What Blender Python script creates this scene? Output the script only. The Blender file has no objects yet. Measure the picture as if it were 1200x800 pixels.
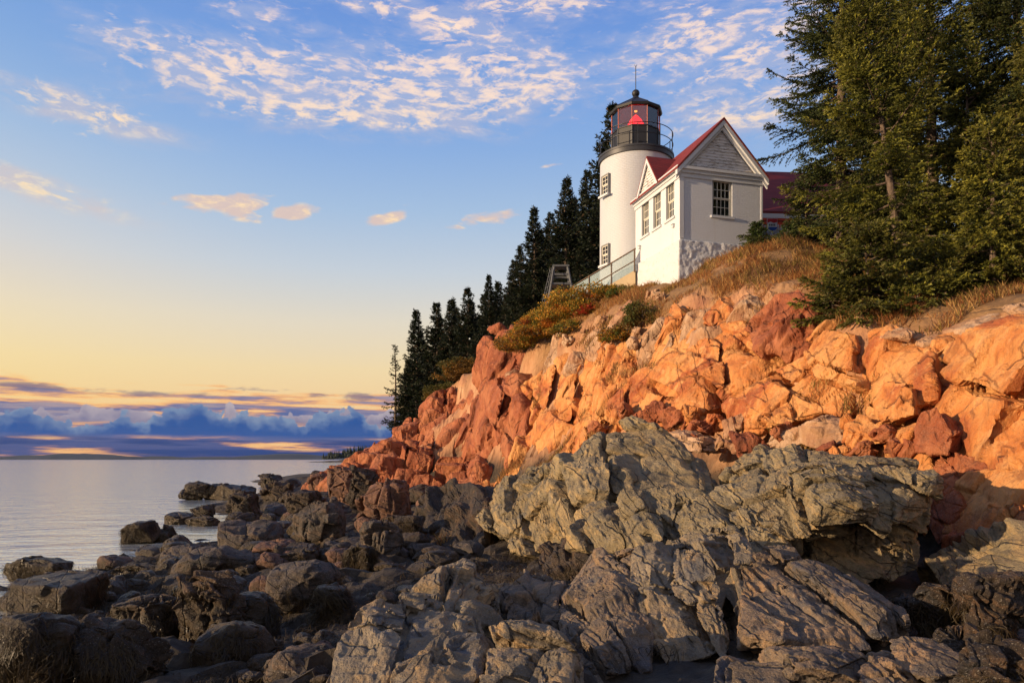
import bpy, bmesh, math, random
import numpy as np
from mathutils import Vector, Matrix
R = math.radians
sc = bpy.context.scene
COL = sc.collection
F, H = 867.0, 3.2            # focal length in pixels of the 1200 px wide photo, eye height over the water

# ------------------------------------------------------------------ camera
cam_d = bpy.data.cameras.new('camera'); cam = bpy.data.objects.new('camera', cam_d); COL.objects.link(cam)
cam.location = (0, 0, H); cam.rotation_euler = (R(90), 0, 0)
cam_d.sensor_width = 36; cam_d.lens = F / 1200 * 36; cam_d.shift_y = 138 / 1200
cam_d.clip_start = 0.1; cam_d.clip_end = 40000
sc.camera = cam
sc.view_settings.view_transform = 'Standard'; sc.view_settings.look = 'None'
sc.view_settings.exposure = 0.45; sc.view_settings.gamma = 1.0
sc.render.engine = 'CYCLES'
sc.cycles.use_denoising = True
sc.cycles.max_bounces = 8; sc.cycles.transparent_max_bounces = 12

# ------------------------------------------------------------------ sun
SUN_AZ, SUN_EL = -111.0, 8.0     # degrees, azimuth from +Y towards +X
sd = bpy.data.lights.new('sun', 'SUN'); sun = bpy.data.objects.new('sun', sd); COL.objects.link(sun)
sd.energy = 4.8; sd.angle = R(0.6); sd.color = (1.0, 0.72, 0.44)
a_, e_ = R(SUN_AZ), R(SUN_EL)
sdir = Vector((math.sin(a_) * math.cos(e_), math.cos(a_) * math.cos(e_), math.sin(e_)))
sun.rotation_euler = sdir.to_track_quat('Z', 'Y').to_euler()

# ------------------------------------------------------------------ node helper
class NT:
    def __init__(s, tree): s.t = tree; s.n = tree.nodes; s.l = tree.links
    def new(s, typ, **kw):
        nd = s.n.new(typ)
        for k, v in kw.items(): setattr(nd, k, v)
        return nd
    def put(s, sock, v):
        if hasattr(v, 'is_linked') or isinstance(v, bpy.types.NodeSocket): s.l.new(v, sock)
        elif v is not None:
            try: sock.default_value = v
            except Exception: sock.default_value = (*v, 1.0)
    def m(s, op, a, b=None, c=None, clamp=False):
        nd = s.new('ShaderNodeMath', operation=op, use_clamp=clamp)
        s.put(nd.inputs[0], a); s.put(nd.inputs[1], b); s.put(nd.inputs[2], c)
        return nd.outputs[0]
    def vm(s, op, a, b=None):
        nd = s.new('ShaderNodeVectorMath', operation=op)
        s.put(nd.inputs[0], a)
        if b is not None: s.put(nd.inputs[1], b)
        return nd.outputs[0]
    def xyz(s, x, y, z):
        nd = s.new('ShaderNodeCombineXYZ'); s.put(nd.inputs[0], x); s.put(nd.inputs[1], y); s.put(nd.inputs[2], z)
        return nd.outputs[0]
    def sep(s, v):
        nd = s.new('ShaderNodeSeparateXYZ'); s.put(nd.inputs[0], v); return nd.outputs
    def noise(s, v, scale, detail=4, rough=.55, dist=0.0, col=False):
        nd = s.new('ShaderNodeTexNoise'); s.put(nd.inputs['Vector'], v)
        nd.inputs['Scale'].default_value = scale; nd.inputs['Detail'].default_value = detail
        nd.inputs['Roughness'].default_value = rough; nd.inputs['Distortion'].default_value = dist
        return nd.outputs['Color' if col else 'Fac']
    def vor(s, v, scale, feature='F1', out='Distance'):
        nd = s.new('ShaderNodeTexVoronoi', feature=feature); s.put(nd.inputs['Vector'], v)
        nd.inputs['Scale'].default_value = scale
        return nd.outputs[out]
    def sstep(s, v, a, b, o0=0.0, o1=1.0):
        nd = s.new('ShaderNodeMapRange', interpolation_type='SMOOTHSTEP')
        s.put(nd.inputs['Value'], v); s.put(nd.inputs['From Min'], a); s.put(nd.inputs['From Max'], b)
        nd.inputs['To Min'].default_value = o0; nd.inputs['To Max'].default_value = o1
        return nd.outputs['Result']
    def mix(s, f, a, b, mode='MIX'):
        nd = s.new('ShaderNodeMix', data_type='RGBA', blend_type=mode)
        s.put(nd.inputs[0], f); s.put(nd.inputs[6], a); s.put(nd.inputs[7], b)
        return nd.outputs[2]
    def ramp(s, f, stops, interp='LINEAR'):
        nd = s.new('ShaderNodeValToRGB'); s.put(nd.inputs[0], f); cr = nd.color_ramp; cr.interpolation = interp
        while len(cr.elements) > 1: cr.elements.remove(cr.elements[0])
        cr.elements[0].position = stops[0][0]; cr.elements[0].color = (*stops[0][1], 1)
        for p, c in stops[1:]:
            e = cr.elements.new(p); e.color = (*c, 1)
        return nd.outputs[0]

def lin(r, g, b):
    f = lambda c: ((c / 255 + .055) / 1.055) ** 2.4 if c > 10 else c / 255 / 12.92
    return (f(r), f(g), f(b))

# ------------------------------------------------------------------ sky (one world, seen by everything alike)
w = bpy.data.worlds.new('World'); sc.world = w; w.use_nodes = True
t = NT(w.node_tree); t.n.clear()
geo = t.new('ShaderNodeTexCoord')
dx, dy, dz = t.sep(geo.outputs['Generated'])
u = t.m('ARCTAN2', dx, dy)                                         # azimuth from +Y
hyp = t.m('SQRT', t.m('ADD', t.m('MULTIPLY', dx, dx), t.m('ADD', t.m('MULTIPLY', dy, dy), 1e-6)))
e = t.m('DIVIDE', dz, hyp)                                         # tangent of the elevation
ee = t.m('MAXIMUM', e, 0.0)
nish = t.new('ShaderNodeTexSky', sky_type='NISHITA', sun_disc=False)
nish.sun_elevation = R(SUN_EL); nish.sun_rotation = R(SUN_AZ); nish.air_density = 1.2; nish.dust_density = 1.5; nish.ozone_density = 2.0
# clear sky: sunset gradient, warmer towards the sun's side
eq = t.m('POWER', t.m('MULTIPLY', ee, 1 / 1.2, clamp=True), 0.5)   # 0..1 over e 0..1.2
def q(x): return min(1, (x / 1.2) ** .5)
warm = t.ramp(eq, [(0, lin(252, 180, 84)), (q(.05), lin(254, 206, 96)), (q(.10), lin(255, 224, 128)), (q(.16), lin(255, 228, 160)), (q(.23), lin(244, 218, 182)),
                   (q(.30), lin(222, 214, 204)), (q(.38), lin(182, 202, 218)), (q(.48), lin(132, 172, 214)), (q(.60), lin(96, 144, 204)), (1, lin(56, 104, 180))])
cool = t.ramp(eq, [(0, lin(248, 190, 110)), (q(.06), lin(246, 200, 130)), (q(.12), lin(242, 214, 158)), (q(.18), lin(226, 214, 190)), (q(.25), lin(194, 204, 214)),
                   (q(.33), lin(158, 187, 220)), (q(.42), lin(124, 166, 221)), (q(.52), lin(98, 150, 220)), (q(.62), lin(78, 132, 212)), (1, lin(54, 104, 186))])
saz = t.m('COSINE', t.m('SUBTRACT', u, R(SUN_AZ)))
side = t.sstep(saz, -0.15, 0.85)
clear = t.mix(side, cool, warm)
back = t.sstep(dy, 0.2, -0.5)                                      # the anti-sunset half: paler, bluer
clear = t.mix(t.m('MULTIPLY', back, .75), clear, t.ramp(eq, [(0, lin(214, 184, 164)), (q(.2), lin(204, 184, 174)), (q(.6), lin(176, 172, 182)), (1, lin(104, 122, 158))]))
clear = t.mix(0.12, clear, lin(200, 205, 214))
clear = t.mix(0.06, clear, t.vm('MULTIPLY', nish.outputs[0], (0.08, 0.08, 0.08)))

def at(px, py):
    uu = math.atan((px - 600) / F); return uu, (538 - py) / F * math.cos(uu)
def blob(px, py, wx, wy, tilt=0.0):
    """soft ellipse of sky round a direction; wx, wy half sizes in photo pixels"""
    cu, ce = at(px, py); du = t.m('SUBTRACT', u, cu); de = t.m('SUBTRACT', e, ce)
    c, s_ = math.cos(R(tilt)), math.sin(R(tilt))
    a = t.m('ADD', t.m('MULTIPLY', du, c), t.m('MULTIPLY', de, s_)); b = t.m('SUBTRACT', t.m('MULTIPLY', de, c), t.m('MULTIPLY', du, s_))
    a = t.m('MULTIPLY', a, F / wx); b = t.m('MULTIPLY', b, F / wy)
    r2 = t.m('ADD', t.m('MULTIPLY', a, a), t.m('MULTIPLY', b, b))
    return t.m('POWER', 2.718, t.m('MULTIPLY', r2, -1.0))
def add(*v):
    o = v[0]
    for x in v[1:]: o = t.m('ADD', o, x)
    return o
# high broken cloud sheet
q3 = t.xyz(t.m('MULTIPLY', u, 1.0), t.m('MULTIPLY', e, 2.3), 0.0)
warp = t.vm('SCALE', t.vm('SUBTRACT', t.noise(q3, 9, 3, col=True), (.5, .5, .5))); warp.node.inputs['Scale'].default_value = .07
q3w = t.vm('ADD', q3, warp)
n1 = t.noise(q3w, 40, 6, .62); n2 = t.noise(q3w, 11, 4, .55)
mask = add(blob(300, 112, 150, 34, -4), blob(450, 120, 140, 28, -8), t.m('MULTIPLY', blob(480, 96, 120, 30, -6), .6), blob(95, 130, 95, 20, -6), t.m('MULTIPLY', blob(590, 92, 100, 32, -8), .9), t.m('MULTIPLY', blob(280, 78, 150, 22, -6), .75),
           t.m('MULTIPLY', blob(540, 32, 80, 16, -14), .8), t.m('MULTIPLY', blob(625, 105, 50, 18, 0), .6), t.m('MULTIPLY', blob(30, 215, 110, 17, -10), .95), t.m('MULTIPLY', blob(640, 8, 130, 14, 0), .6),
           t.m('MULTIPLY', blob(850, 40, 110, 34, 10), .72), t.m('MULTIPLY', blob(860, 135, 80, 26, 5), .8), t.m('MULTIPLY', blob(1020, 60, 200, 70, 0), .45), t.m('MULTIPLY', blob(440, 12, 60, 9, 0), .5), t.m('MULTIPLY', blob(300, 18, 60, 12, 0), .6), t.m('MULTIPLY', blob(520, 50, 330, 60, 0), .34), t.m('MULTIPLY', blob(880, 70, 140, 90, 0), .30))
beyond = t.m('MULTIPLY', t.m('MULTIPLY', t.sstep(e, .5, .75), .55), t.sstep(n2, .45, .6))
mask = t.m('ADD', t.m('MINIMUM', mask, 1.0), beyond)
dens = t.m('ADD', t.m('ADD', t.m('MULTIPLY', n1, .85), t.m('MULTIPLY', n2, .35)), t.m('MULTIPLY', mask, .335))
alto = t.m('MULTIPLY', t.sstep(dens, .78, 1.10), t.sstep(mask, .05, .40))
# small lone cloudlets
q4 = t.vm('ADD', q3, warp)
n3 = t.noise(q4, 24, 5, .5)
single = add(blob(268, 240, 62, 15, 2), blob(458, 254, 26, 8, 20), blob(570, 257, 40, 8, 12), t.m('MULTIPLY', blob(350, 249, 30, 7, 14), .8), t.m('MULTIPLY', blob(645, 194, 20, 3, 8), .7), blob(524, 33, 26, 12, -20))
lone = t.sstep(t.m('ADD', single, t.m('MULTIPLY', t.m('SUBTRACT', n3, .5), 2.2)), .36, .85)
lone = t.m('MULTIPLY', lone, t.sstep(single, .1, .3))
veil = t.m('MULTIPLY', t.m('MULTIPLY', t.sstep(t.m('ADD', t.noise(q3w, 16, 4, .6), t.m('MULTIPLY', mask, .25)), .48, .85), t.sstep(mask, .1, .7)), .5)
cl = t.m('MAXIMUM', veil, t.m('MAXIMUM', t.m('MULTIPLY', alto, .84), t.m('MULTIPLY', lone, .92)))
lit = t.mix(t.sstep(e, .30, .55), lin(255, 222, 170), lin(255, 224, 200))
grey = t.mix(t.sstep(e, .30, .55), lin(214, 190, 180), lin(176, 182, 208))
ccol = t.mix(t.sstep(t.m('ADD', n1, t.m('MULTIPLY', alto, .25)), .46, .72), grey, lit)
sky = t.mix(cl, clear, ccol)
# low bank over the sea horizon: sheet with burning gaps, cumulus in front
hz = t.sstep(u, R(26), R(-4))                                      # bank fades out behind the land
qs = t.xyz(t.m('MULTIPLY', u, 5.0), t.m('MULTIPLY', e, 60.0), 1.7)
ns = t.noise(qs, 1.1, 5, .6); ns2 = t.noise(qs, 2.6, 4, .6)
sh = t.m('SUBTRACT', t.m('ADD', ns, t.m('MULTIPLY', ns2, .25)), t.m('MULTIPLY', t.sstep(e, .06, .13), .30))
sh = t.m('ADD', sh, t.m('MULTIPLY', t.sstep(e, .09, .05), .11))
sheet = t.m('MULTIPLY', t.sstep(sh, .52, .66), t.sstep(e, .125, .09))
edge = t.m('MULTIPLY', t.sstep(sh, .46, .54), t.sstep(sh, .70, .56))
scol = t.mix(t.sstep(ns2, .35, .65), lin(58, 90, 150), lin(152, 138, 152))
scol = t.mix(t.sstep(e, .045, .012), scol, lin(20, 62, 128))
scol = t.mix(t.m('MULTIPLY', edge, .95), scol, lin(255, 170, 72))
sky = t.mix(t.m('MULTIPLY', sheet, t.m('MULTIPLY', hz, .95)), sky, scol)
def cumulus(sky, base, hgt, sc_, seed, dark, pale, gap):
    qc = t.xyz(t.m('MULTIPLY', u, 1.0), t.m('MULTIPLY', e, 1.25), seed)
    wv = t.vm('SCALE', t.vm('SUBTRACT', t.noise(qc, sc_ * 2.5, 3, .6, col=True), (.5, .5, .5))); wv.node.inputs['Scale'].default_value = .03
    qw = t.vm('ADD', qc, wv)
    ux = t.sep(qw)[0]; ez = t.m('DIVIDE', t.sep(qw)[1], 1.25)
    top = t.m('MULTIPLY', t.m('SUBTRACT', t.noise(t.xyz(ux, 0.0, seed), sc_, 3, .55), gap), hgt)
    lump = t.vor(qw, sc_ * 3.2, 'SMOOTH_F1'); lump2 = t.vor(qw, sc_ * 7, 'SMOOTH_F1')
    top = t.m('ADD', top, base)
    f = t.m('SUBTRACT', t.m('ADD', top, t.m('ADD', t.m('MULTIPLY', t.m('SUBTRACT', .5, lump), .022), t.m('MULTIPLY', t.m('SUBTRACT', .5, lump2), .010))), ez)
    a = t.m('MULTIPLY', t.sstep(f, 0.0, .0025), t.sstep(e, base - .012, base - .002))
    shade = t.sstep(t.m('ADD', f, t.m('MULTIPLY', lump, .03)), .006, .034)
    c = t.mix(shade, pale, dark)
    return t.mix(t.m('MULTIPLY', a, t.m('MULTIPLY', hz, .97)), sky, c)
sky = cumulus(sky, .052, .075, 13, 3.1, lin(112, 110, 142), lin(176, 164, 170), .44)
sky = cumulus(sky, .034, .085, 16, 7.7, lin(20, 76, 144), lin(126, 146, 172), .27)
low = t.m('MULTIPLY', t.sstep(t.noise(t.xyz(t.m('MULTIPLY', u, 4.0), t.m('MULTIPLY', e, 90.0), 5.0), 1.3, 4, .55), .44, .58), t.m('MULTIPLY', t.sstep(e, .034, .022), hz))
sky = t.mix(t.m('MULTIPLY', low, .95), sky, lin(14, 54, 116))
# thin dark scraps over the bank
sc1 = add(blob(30, 452, 40, 5), blob(375, 463, 14, 3), blob(425, 466, 26, 5, -4), blob(180, 462, 60, 4), blob(290, 456, 40, 3))
nsc = t.noise(t.xyz(t.m('MULTIPLY', u, 26.0), t.m('MULTIPLY', e, 110.0), 2.2), 1.0, 5, .65)
scr = t.m('MULTIPLY', t.sstep(t.m('ADD', sc1, t.m('MULTIPLY', t.m('SUBTRACT', nsc, .5), 2.6)), .35, 1.0), t.sstep(sc1, .04, .3))
sky = t.mix(t.m('MULTIPLY', scr, .75), sky, lin(118, 108, 128))
bg = t.new('ShaderNodeBackground'); out = t.new('ShaderNodeOutputWorld')
t.l.new(sky, bg.inputs[0]); bg.inputs[1].default_value = 0.80
t.l.new(bg.outputs[0], out.inputs[0])

# ------------------------------------------------------------------ tagging and placing
def P(px, py, Y): return np.array([(px - 600) / F * Y, Y, H + (538 - py) / F * Y])
def tag(o, label=None, cat=None, group=None, kind=None):
    if label: o['label'] = label
    if cat: o['category'] = cat
    if group: o['group'] = group
    if kind: o['kind'] = kind
    return o
def empty(name, loc, rz=0.0):
    o = bpy.data.objects.new(name, None); COL.objects.link(o); o.location = loc; o.rotation_euler = (0, 0, rz); o.empty_display_size = .3
    return o
def npmesh(name, V, Fc, mat=None, parent=None, smooth=True, col=None):
    me = bpy.data.meshes.new(name); V = np.asarray(V, np.float32); Fc = np.asarray(Fc, np.int32)
    n, k = Fc.shape
    me.vertices.add(len(V)); me.vertices.foreach_set('co', V.ravel())
    me.loops.add(n * k); me.loops.foreach_set('vertex_index', Fc.ravel())
    me.polygons.add(n); me.polygons.foreach_set('loop_start', np.arange(0, n * k, k, dtype=np.int32))
    me.polygons.foreach_set('use_smooth', np.full(n, smooth, bool))
    if col is not None:
        at_ = me.attributes.new('tint', 'FLOAT_COLOR', 'POINT'); c4 = np.ones((len(V), 4), np.float32); c4[:, :3] = col
        at_.data.foreach_set('color', c4.ravel())
    me.update(calc_edges=True)
    if mat: me.materials.append(mat)
    o = bpy.data.objects.new(name, me); COL.objects.link(o)
    if parent: o.parent = parent
    return o
def copy_tree(o, parent=None):
    c = o.copy(); COL.objects.link(c)
    if parent: c.parent = parent
    for ch in list(o.children): copy_tree(ch, c)
    return c

# ------------------------------------------------------------------ numpy noise
def _h(i, j, k, s):
    x = (i.astype(np.uint32) * np.uint32(374761393)) ^ (j.astype(np.uint32) * np.uint32(668265263)) ^ (k.astype(np.uint32) * np.uint32(2246822519)) ^ np.uint32((s * 3266489917 + 12345) & 0xffffffff)
    x ^= x >> np.uint32(15); x *= np.uint32(2246822519); x ^= x >> np.uint32(13); x *= np.uint32(3266489917); x ^= x >> np.uint32(16)
    return x.astype(np.float32) * np.float32(1 / 4294967296.0)
def vnoise(p, s=0):
    f = np.floor(p); i = f.astype(np.int64) & 0xffffffff; d = (p - f).astype(np.float32); d = d * d * d * (d * (d * 6 - 15) + 10)
    i0, j0, k0 = i[:, 0], i[:, 1], i[:, 2]; i1, j1, k1 = i0 + 1, j0 + 1, k0 + 1
    x, y, z = d[:, 0], d[:, 1], d[:, 2]
    a = _h(i0, j0, k0, s) * (1 - x) + _h(i1, j0, k0, s) * x; b = _h(i0, j1, k0, s) * (1 - x) + _h(i1, j1, k0, s) * x
    c = _h(i0, j0, k1, s) * (1 - x) + _h(i1, j0, k1, s) * x; e = _h(i0, j1, k1, s) * (1 - x) + _h(i1, j1, k1, s) * x
    return ((a * (1 - y) + b * y) * (1 - z) + (c * (1 - y) + e * y) * z) * 2 - 1
_rot = np.array([[.36, .48, -.8], [-.8, .6, 0], [.48, .64, .6]])
def fbm(p, s=0, o=4, g=.5):
    r = 0; a = 1.0; p = np.asarray(p, np.float64)
    for k in range(o):
        r = r + a * vnoise(p, s + k * 17); p = (p @ _rot) * 2.03 + 3.1; a *= g
    return r
def worley(p, s=0):
    """F1, F2, vector to the nearest feature point, three random numbers of its cell"""
    f = np.floor(p).astype(np.int64); n = len(p); F1 = np.full(n, 9, np.float32); F2 = F1.copy(); best = np.zeros((n, 3), np.float32); rid = np.zeros((n, 3), np.float32)
    fr = (p - f).astype(np.float32)
    for a in (-1, 0, 1):
        for b in (-1, 0, 1):
            for c in (-1, 0, 1):
                ci, cj, ck = (f[:, 0] + a) & 0xffffffff, (f[:, 1] + b) & 0xffffffff, (f[:, 2] + c) & 0xffffffff
                h = np.stack([_h(ci, cj, ck, s), _h(ci, cj, ck, s + 101), _h(ci, cj, ck, s + 202)], 1)
                v = h + np.array([a, b, c], np.float32) - fr
                d = np.sqrt((v * v).sum(1)); m = d < F1
                F2 = np.where(m, F1, np.minimum(F2, d)); F1 = np.where(m, d, F1)
                best[m] = v[m]; rid[m] = h[m]
    return F1, F2, best, rid
def basis(n, spin=0.0):
    n = np.asarray(n, float); n = n / np.linalg.norm(n); a = np.cross(n, [0.3, 1, .2]); a /= np.linalg.norm(a); b = np.cross(n, a)
    c, s = math.cos(spin), math.sin(spin)
    return np.stack([a * c + b * s, b * c - a * s, n], 1)      # columns
def smooth(x, a, b):
    q_ = np.clip((x - a) / (b - a), 0, 1); return q_ * q_ * (3 - 2 * q_)
# ------------------------------------------------------------------ materials
def mat(name):
    m = bpy.data.materials.new(name); m.use_nodes = True; t = NT(m.node_tree); b = t.n['Principled BSDF']
    return m, t, b
def flat(name, c, rough=.6, metal=0.0, var=.12, scale=6.0, bump=0.0):
    m, t, b = mat(name); tc = t.new('ShaderNodeTexCoord').outputs['Object']
    n = t.noise(tc, scale, 5, .6)
    col = t.mix(n, [x * (1 - var) for x in c], [min(1, x * (1 + var)) for x in c])
    t.l.new(col, b.inputs['Base Color']); b.inputs['Roughness'].default_value = rough; b.inputs['Metallic'].default_value = metal
    if bump:
        bp = t.new('ShaderNodeBump'); bp.inputs['Strength'].default_value = bump; bp.inputs['Distance'].default_value = .02
        t.l.new(t.noise(tc, scale * 6, 4), bp.inputs['Height']); t.l.new(bp.outputs[0], b.inputs['Normal'])
    return m
def ridge(t, v, scale, detail=5):
    nd = t.new('ShaderNodeTexNoise', noise_type='RIDGED_MULTIFRACTAL'); t.put(nd.inputs['Vector'], v); nd.inputs['Scale'].default_value = scale; nd.inputs['Detail'].default_value = detail
    nd.inputs['Roughness'].default_value = .55; nd.inputs['Offset'].default_value = 1.0; nd.inputs['Gain'].default_value = 1.6; return nd.outputs['Fac']
def rock_bump(t, b, pos, s1=.5, crack=.6, fine=28, layer=None, rot=(.35, .2, .5), stretch=(1, 1, .42), joints=None):
    mp = t.new('ShaderNodeMapping'); t.put(mp.inputs['Vector'], pos); mp.inputs['Rotation'].default_value = rot; mp.inputs['Scale'].default_value = stretch; ps = mp.outputs[0]
    wv = t.noise(pos, 1.1, 4, .6); wv2 = t.noise(pos, 5.0, 3, .6)
    def joint(n_, sp, gate, wid):
        s_ = t.vm('DOT_PRODUCT', pos, [x / sp for x in n_]).node.outputs['Value']
        s_ = t.m('ADD', s_, t.m('ADD', t.m('MULTIPLY', wv, .42), t.m('MULTIPLY', wv2, .13)))
        f_ = t.m('ABSOLUTE', t.m('SUBTRACT', t.m('FRACT', s_), .5))
        row = t.m('FLOOR', t.m('ADD', s_, .0)); g_ = t.noise(t.vm('ADD', pos, t.xyz(t.m('MULTIPLY', row, 3.7), t.m('MULTIPLY', row, 1.9), 0.0)), .7, 2)
        return t.m('MULTIPLY', t.sstep(f_, .0 + wid / sp, 0.0), t.sstep(g_, gate, gate + .07))
    js = joints or (((.80, .55, .15), 1.15, .45, .055), ((-.30, .45, .80), 1.5, .48, .045), ((.75, -.35, .30), .55, .52, .030))
    jn = [joint(*j) for j in js]; ck = jn[0]
    for j_ in jn[1:-1]: ck = t.m('MAXIMUM', ck, j_)
    ck2 = jn[-1]
    rd = ridge(t, ps, fine * .10, 6)
    h = t.m('ADD', t.m('MULTIPLY', t.noise(ps, fine * .22, 7, .68), .9), t.m('MULTIPLY', t.noise(pos, fine, 5, .7), .40))
    h = t.m('SUBTRACT', h, t.m('MULTIPLY', rd, .16))
    h = t.m('SUBTRACT', h, t.m('ADD', t.m('MULTIPLY', ck, crack), t.m('MULTIPLY', ck2, crack * .5)))
    if layer is not None: h = t.m('ADD', h, layer)
    bp = t.new('ShaderNodeBump'); bp.inputs['Strength'].default_value = s1; bp.inputs['Distance'].default_value = .14
    t.l.new(h, bp.inputs['Height']); t.l.new(bp.outputs[0], b.inputs['Normal'])
    return t.m('MAXIMUM', ck, t.sstep(rd, 1.5, 2.3)), ck2
def granite(name, c1, c2, c3):
    m, t, b = mat(name); pos = t.new('ShaderNodeNewGeometry').outputs['Position']
    n = t.noise(pos, .55, 5, .6, 1.0); n2 = t.noise(pos, 2.6, 5, .65); n3 = t.noise(pos, 34, 3, .6)
    col = t.ramp(n, [(.36, c3), (.47, c2), (.58, c1)])
    col = t.mix(t.sstep(n2, .50, .72), col, [min(1, x * 1.15 + .02) for x in c1])
    col = t.mix(t.m('MULTIPLY', t.sstep(t.noise(pos, 1.3, 6, .7), .54, .64), .6), col, [x * .55 for x in c3])
    # run-off streaks and dark lichen specks
    st = t.noise(t.vm('MULTIPLY', pos, (3.5, 3.5, .35)), 1.0, 5, .6)
    col = t.mix(t.m('MULTIPLY', t.sstep(st, .52, .72), .55), col, [x * .6 for x in c2])
    col = t.mix(t.m('MULTIPLY', t.sstep(n3, .52, .68), .4), col, [x * .62 for x in c2])
    col = t.mix(t.m('MULTIPLY', t.sstep(t.noise(pos, 70, 2), .58, .66), .25), col, (.6, .45, .34))
    ck, ck2 = rock_bump(t, b, pos, .8, .7, 24)
    col = t.mix(t.m('MULTIPLY', t.m('MAXIMUM', ck, ck2), .6), col, [x * .35 for x in c3])
    z = t.sep(pos)[2]
    wet = t.m('MULTIPLY', t.sstep(t.m('ADD', z, t.m('MULTIPLY', n2, -2.2)), 0.6, -.5), .9)
    col = t.mix(wet, col, (.035, .028, .02))
    t.l.new(col, b.inputs['Base Color']); b.inputs['Roughness'].default_value = .78; b.inputs['Specular IOR Level'].default_value = .3
    return m
M = {}
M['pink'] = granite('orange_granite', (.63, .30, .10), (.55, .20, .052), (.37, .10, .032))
M['red'] = granite('red_granite_dimmed', (.40, .14, .056), (.32, .09, .034), (.20, .052, .022))  # redder stone; weaker light on the far cliff also put into its darkness
M['tan'] = granite('salmon_granite', (.52, .34, .21), (.45, .25, .13), (.32, .15, .08))
def gneiss(name, base, ochre, blue, lay=(.25, -.35, .9), weed=None):
    m, t, b = mat(name); pos = t.new('ShaderNodeNewGeometry').outputs['Position']
    n = t.noise(pos, .9, 6, .65, .8); n2 = t.noise(pos, 3.4, 6, .65); n3 = t.noise(pos, 26, 4, .65)
    s = t.vm('DOT_PRODUCT', pos, lay).node.outputs['Value']
    s = t.m('ADD', s, t.m('MULTIPLY', t.noise(pos, 1.3, 4), .45))
    band = t.noise(t.xyz(t.m('MULTIPLY', s, 9.0), t.m('MULTIPLY', t.sep(pos)[0], .5), t.m('MULTIPLY', t.sep(pos)[1], .5)), 1.0, 5, .65)
    col = t.ramp(n, [(.32, [x * .42 for x in base]), (.5, [x * .8 for x in base]), (.68, [x * 1.15 for x in base])])
    col = t.mix(t.m('MULTIPLY', t.sstep(band, .48, .66), .7), col, ochre)
    col = t.mix(t.m('MULTIPLY', t.sstep(t.noise(pos, 1.7, 5, .7, .6), .54, .64), .75), col, blue)
    col = t.mix(t.m('MULTIPLY', t.sstep(n2, .56, .70), .6), col, [min(1, x * 1.2) for x in ochre])
    col = t.mix(t.m('MULTIPLY', t.sstep(n3, .5, .68), .5), col, [x * .45 for x in base])
    col = t.mix(t.m('MULTIPLY', t.sstep(t.noise(pos, 60, 2), .6, .68), .35), col, (.42, .38, .32))
    ck, ck2 = rock_bump(t, b, pos, .9, .8, 22, t.m('MULTIPLY', band, .7), (.5, -.6, .3), (1.0, .8, 1.0), (((.90, .35, .10), .60, .46, .022), ((.25, .80, -.50), .90, .50, .022), ((.34, -.42, .84), .20, .46, .012)))
    col = t.mix(t.m('MULTIPLY', t.m('MAXIMUM', ck, ck2), .55), col, (.03, .026, .022))
    z = t.sep(pos)[2]
    zf = t.m('ADD', z, t.m('MULTIPLY', t.m('SUBTRACT', n2, .5), -2.0))
    if weed:
        col = t.mix(t.m('MULTIPLY', t.sstep(zf, weed[1], weed[0]), .93), col, t.mix(n3, (.035, .024, .013), (.075, .05, .022)))
        rg = t.sstep(zf, weed[0], weed[1], .42, .8); t.l.new(rg, b.inputs['Roughness'])
    else: b.inputs['Roughness'].default_value = .75
    t.l.new(col, b.inputs['Base Color']); b.inputs['Specular IOR Level'].default_value = .35
    return m
M['grey'] = gneiss('grey_gneiss', (.30, .235, .135), (.50, .33, .14), (.115, .11, .10), weed=(-.2, .7))
M['greyblue'] = gneiss('bluish_gneiss', (.275, .22, .15), (.50, .315, .14), (.115, .12, .13), lay=(.3, -.5, .8), weed=(-.6, .1))
M['jointed'] = gneiss('brown_banded_gneiss', (.215, .16, .11), (.39, .235, .12), (.085, .085, .095), lay=(.15, -.75, .65), weed=(-.6, .1))
M['shore'] = gneiss('dark_shore_rock', (.055, .038, .026), (.13, .072, .036), (.032, .03, .028), weed=(.45, 1.5))
M['weedrock'] = gneiss('weedy_shore_rock', (.028, .019, .013), (.055, .03, .015), (.017, .015, .014), weed=(.9, 2.2))
M['slab'] = gneiss('smooth_shore_slab', (.10, .08, .066), (.18, .115, .072), (.055, .055, .056), weed=(.1, .8))
M['brown'] = gneiss('reddish_shore_rock', (.20, .10, .065), (.27, .14, .08), (.09, .06, .05), weed=(.1, .9))

def tinted(name, rough=.6, trans=.3, spec=.25, gain=(1, 1, 1)):
    m, t, b = mat(name); at_ = t.new('ShaderNodeAttribute', attribute_name='tint')
    c = t.vm('MULTIPLY', at_.outputs['Color'], gain)
    t.l.new(c, b.inputs['Base Color']); b.inputs['Roughness'].default_value = rough; b.inputs['Specular IOR Level'].default_value = spec
    if trans:
        tr = t.new('ShaderNodeBsdfTranslucent'); t.l.new(c, tr.inputs[0]); mx = t.new('ShaderNodeMixShader'); mx.inputs[0].default_value = trans
        t.l.new(b.outputs[0], mx.inputs[1]); t.l.new(tr.outputs[0], mx.inputs[2]); t.l.new(mx.outputs[0], t.n['Material Output'].inputs[0])
    return m
M['needles'] = tinted('spruce_needles', .55, .25); M['leaf'] = tinted('autumn_leaves', .6, .4); M['grass'] = tinted('dry_grass', .7, .35)
M['weed'] = tinted('rockweed', .5, .1, .22)
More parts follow.
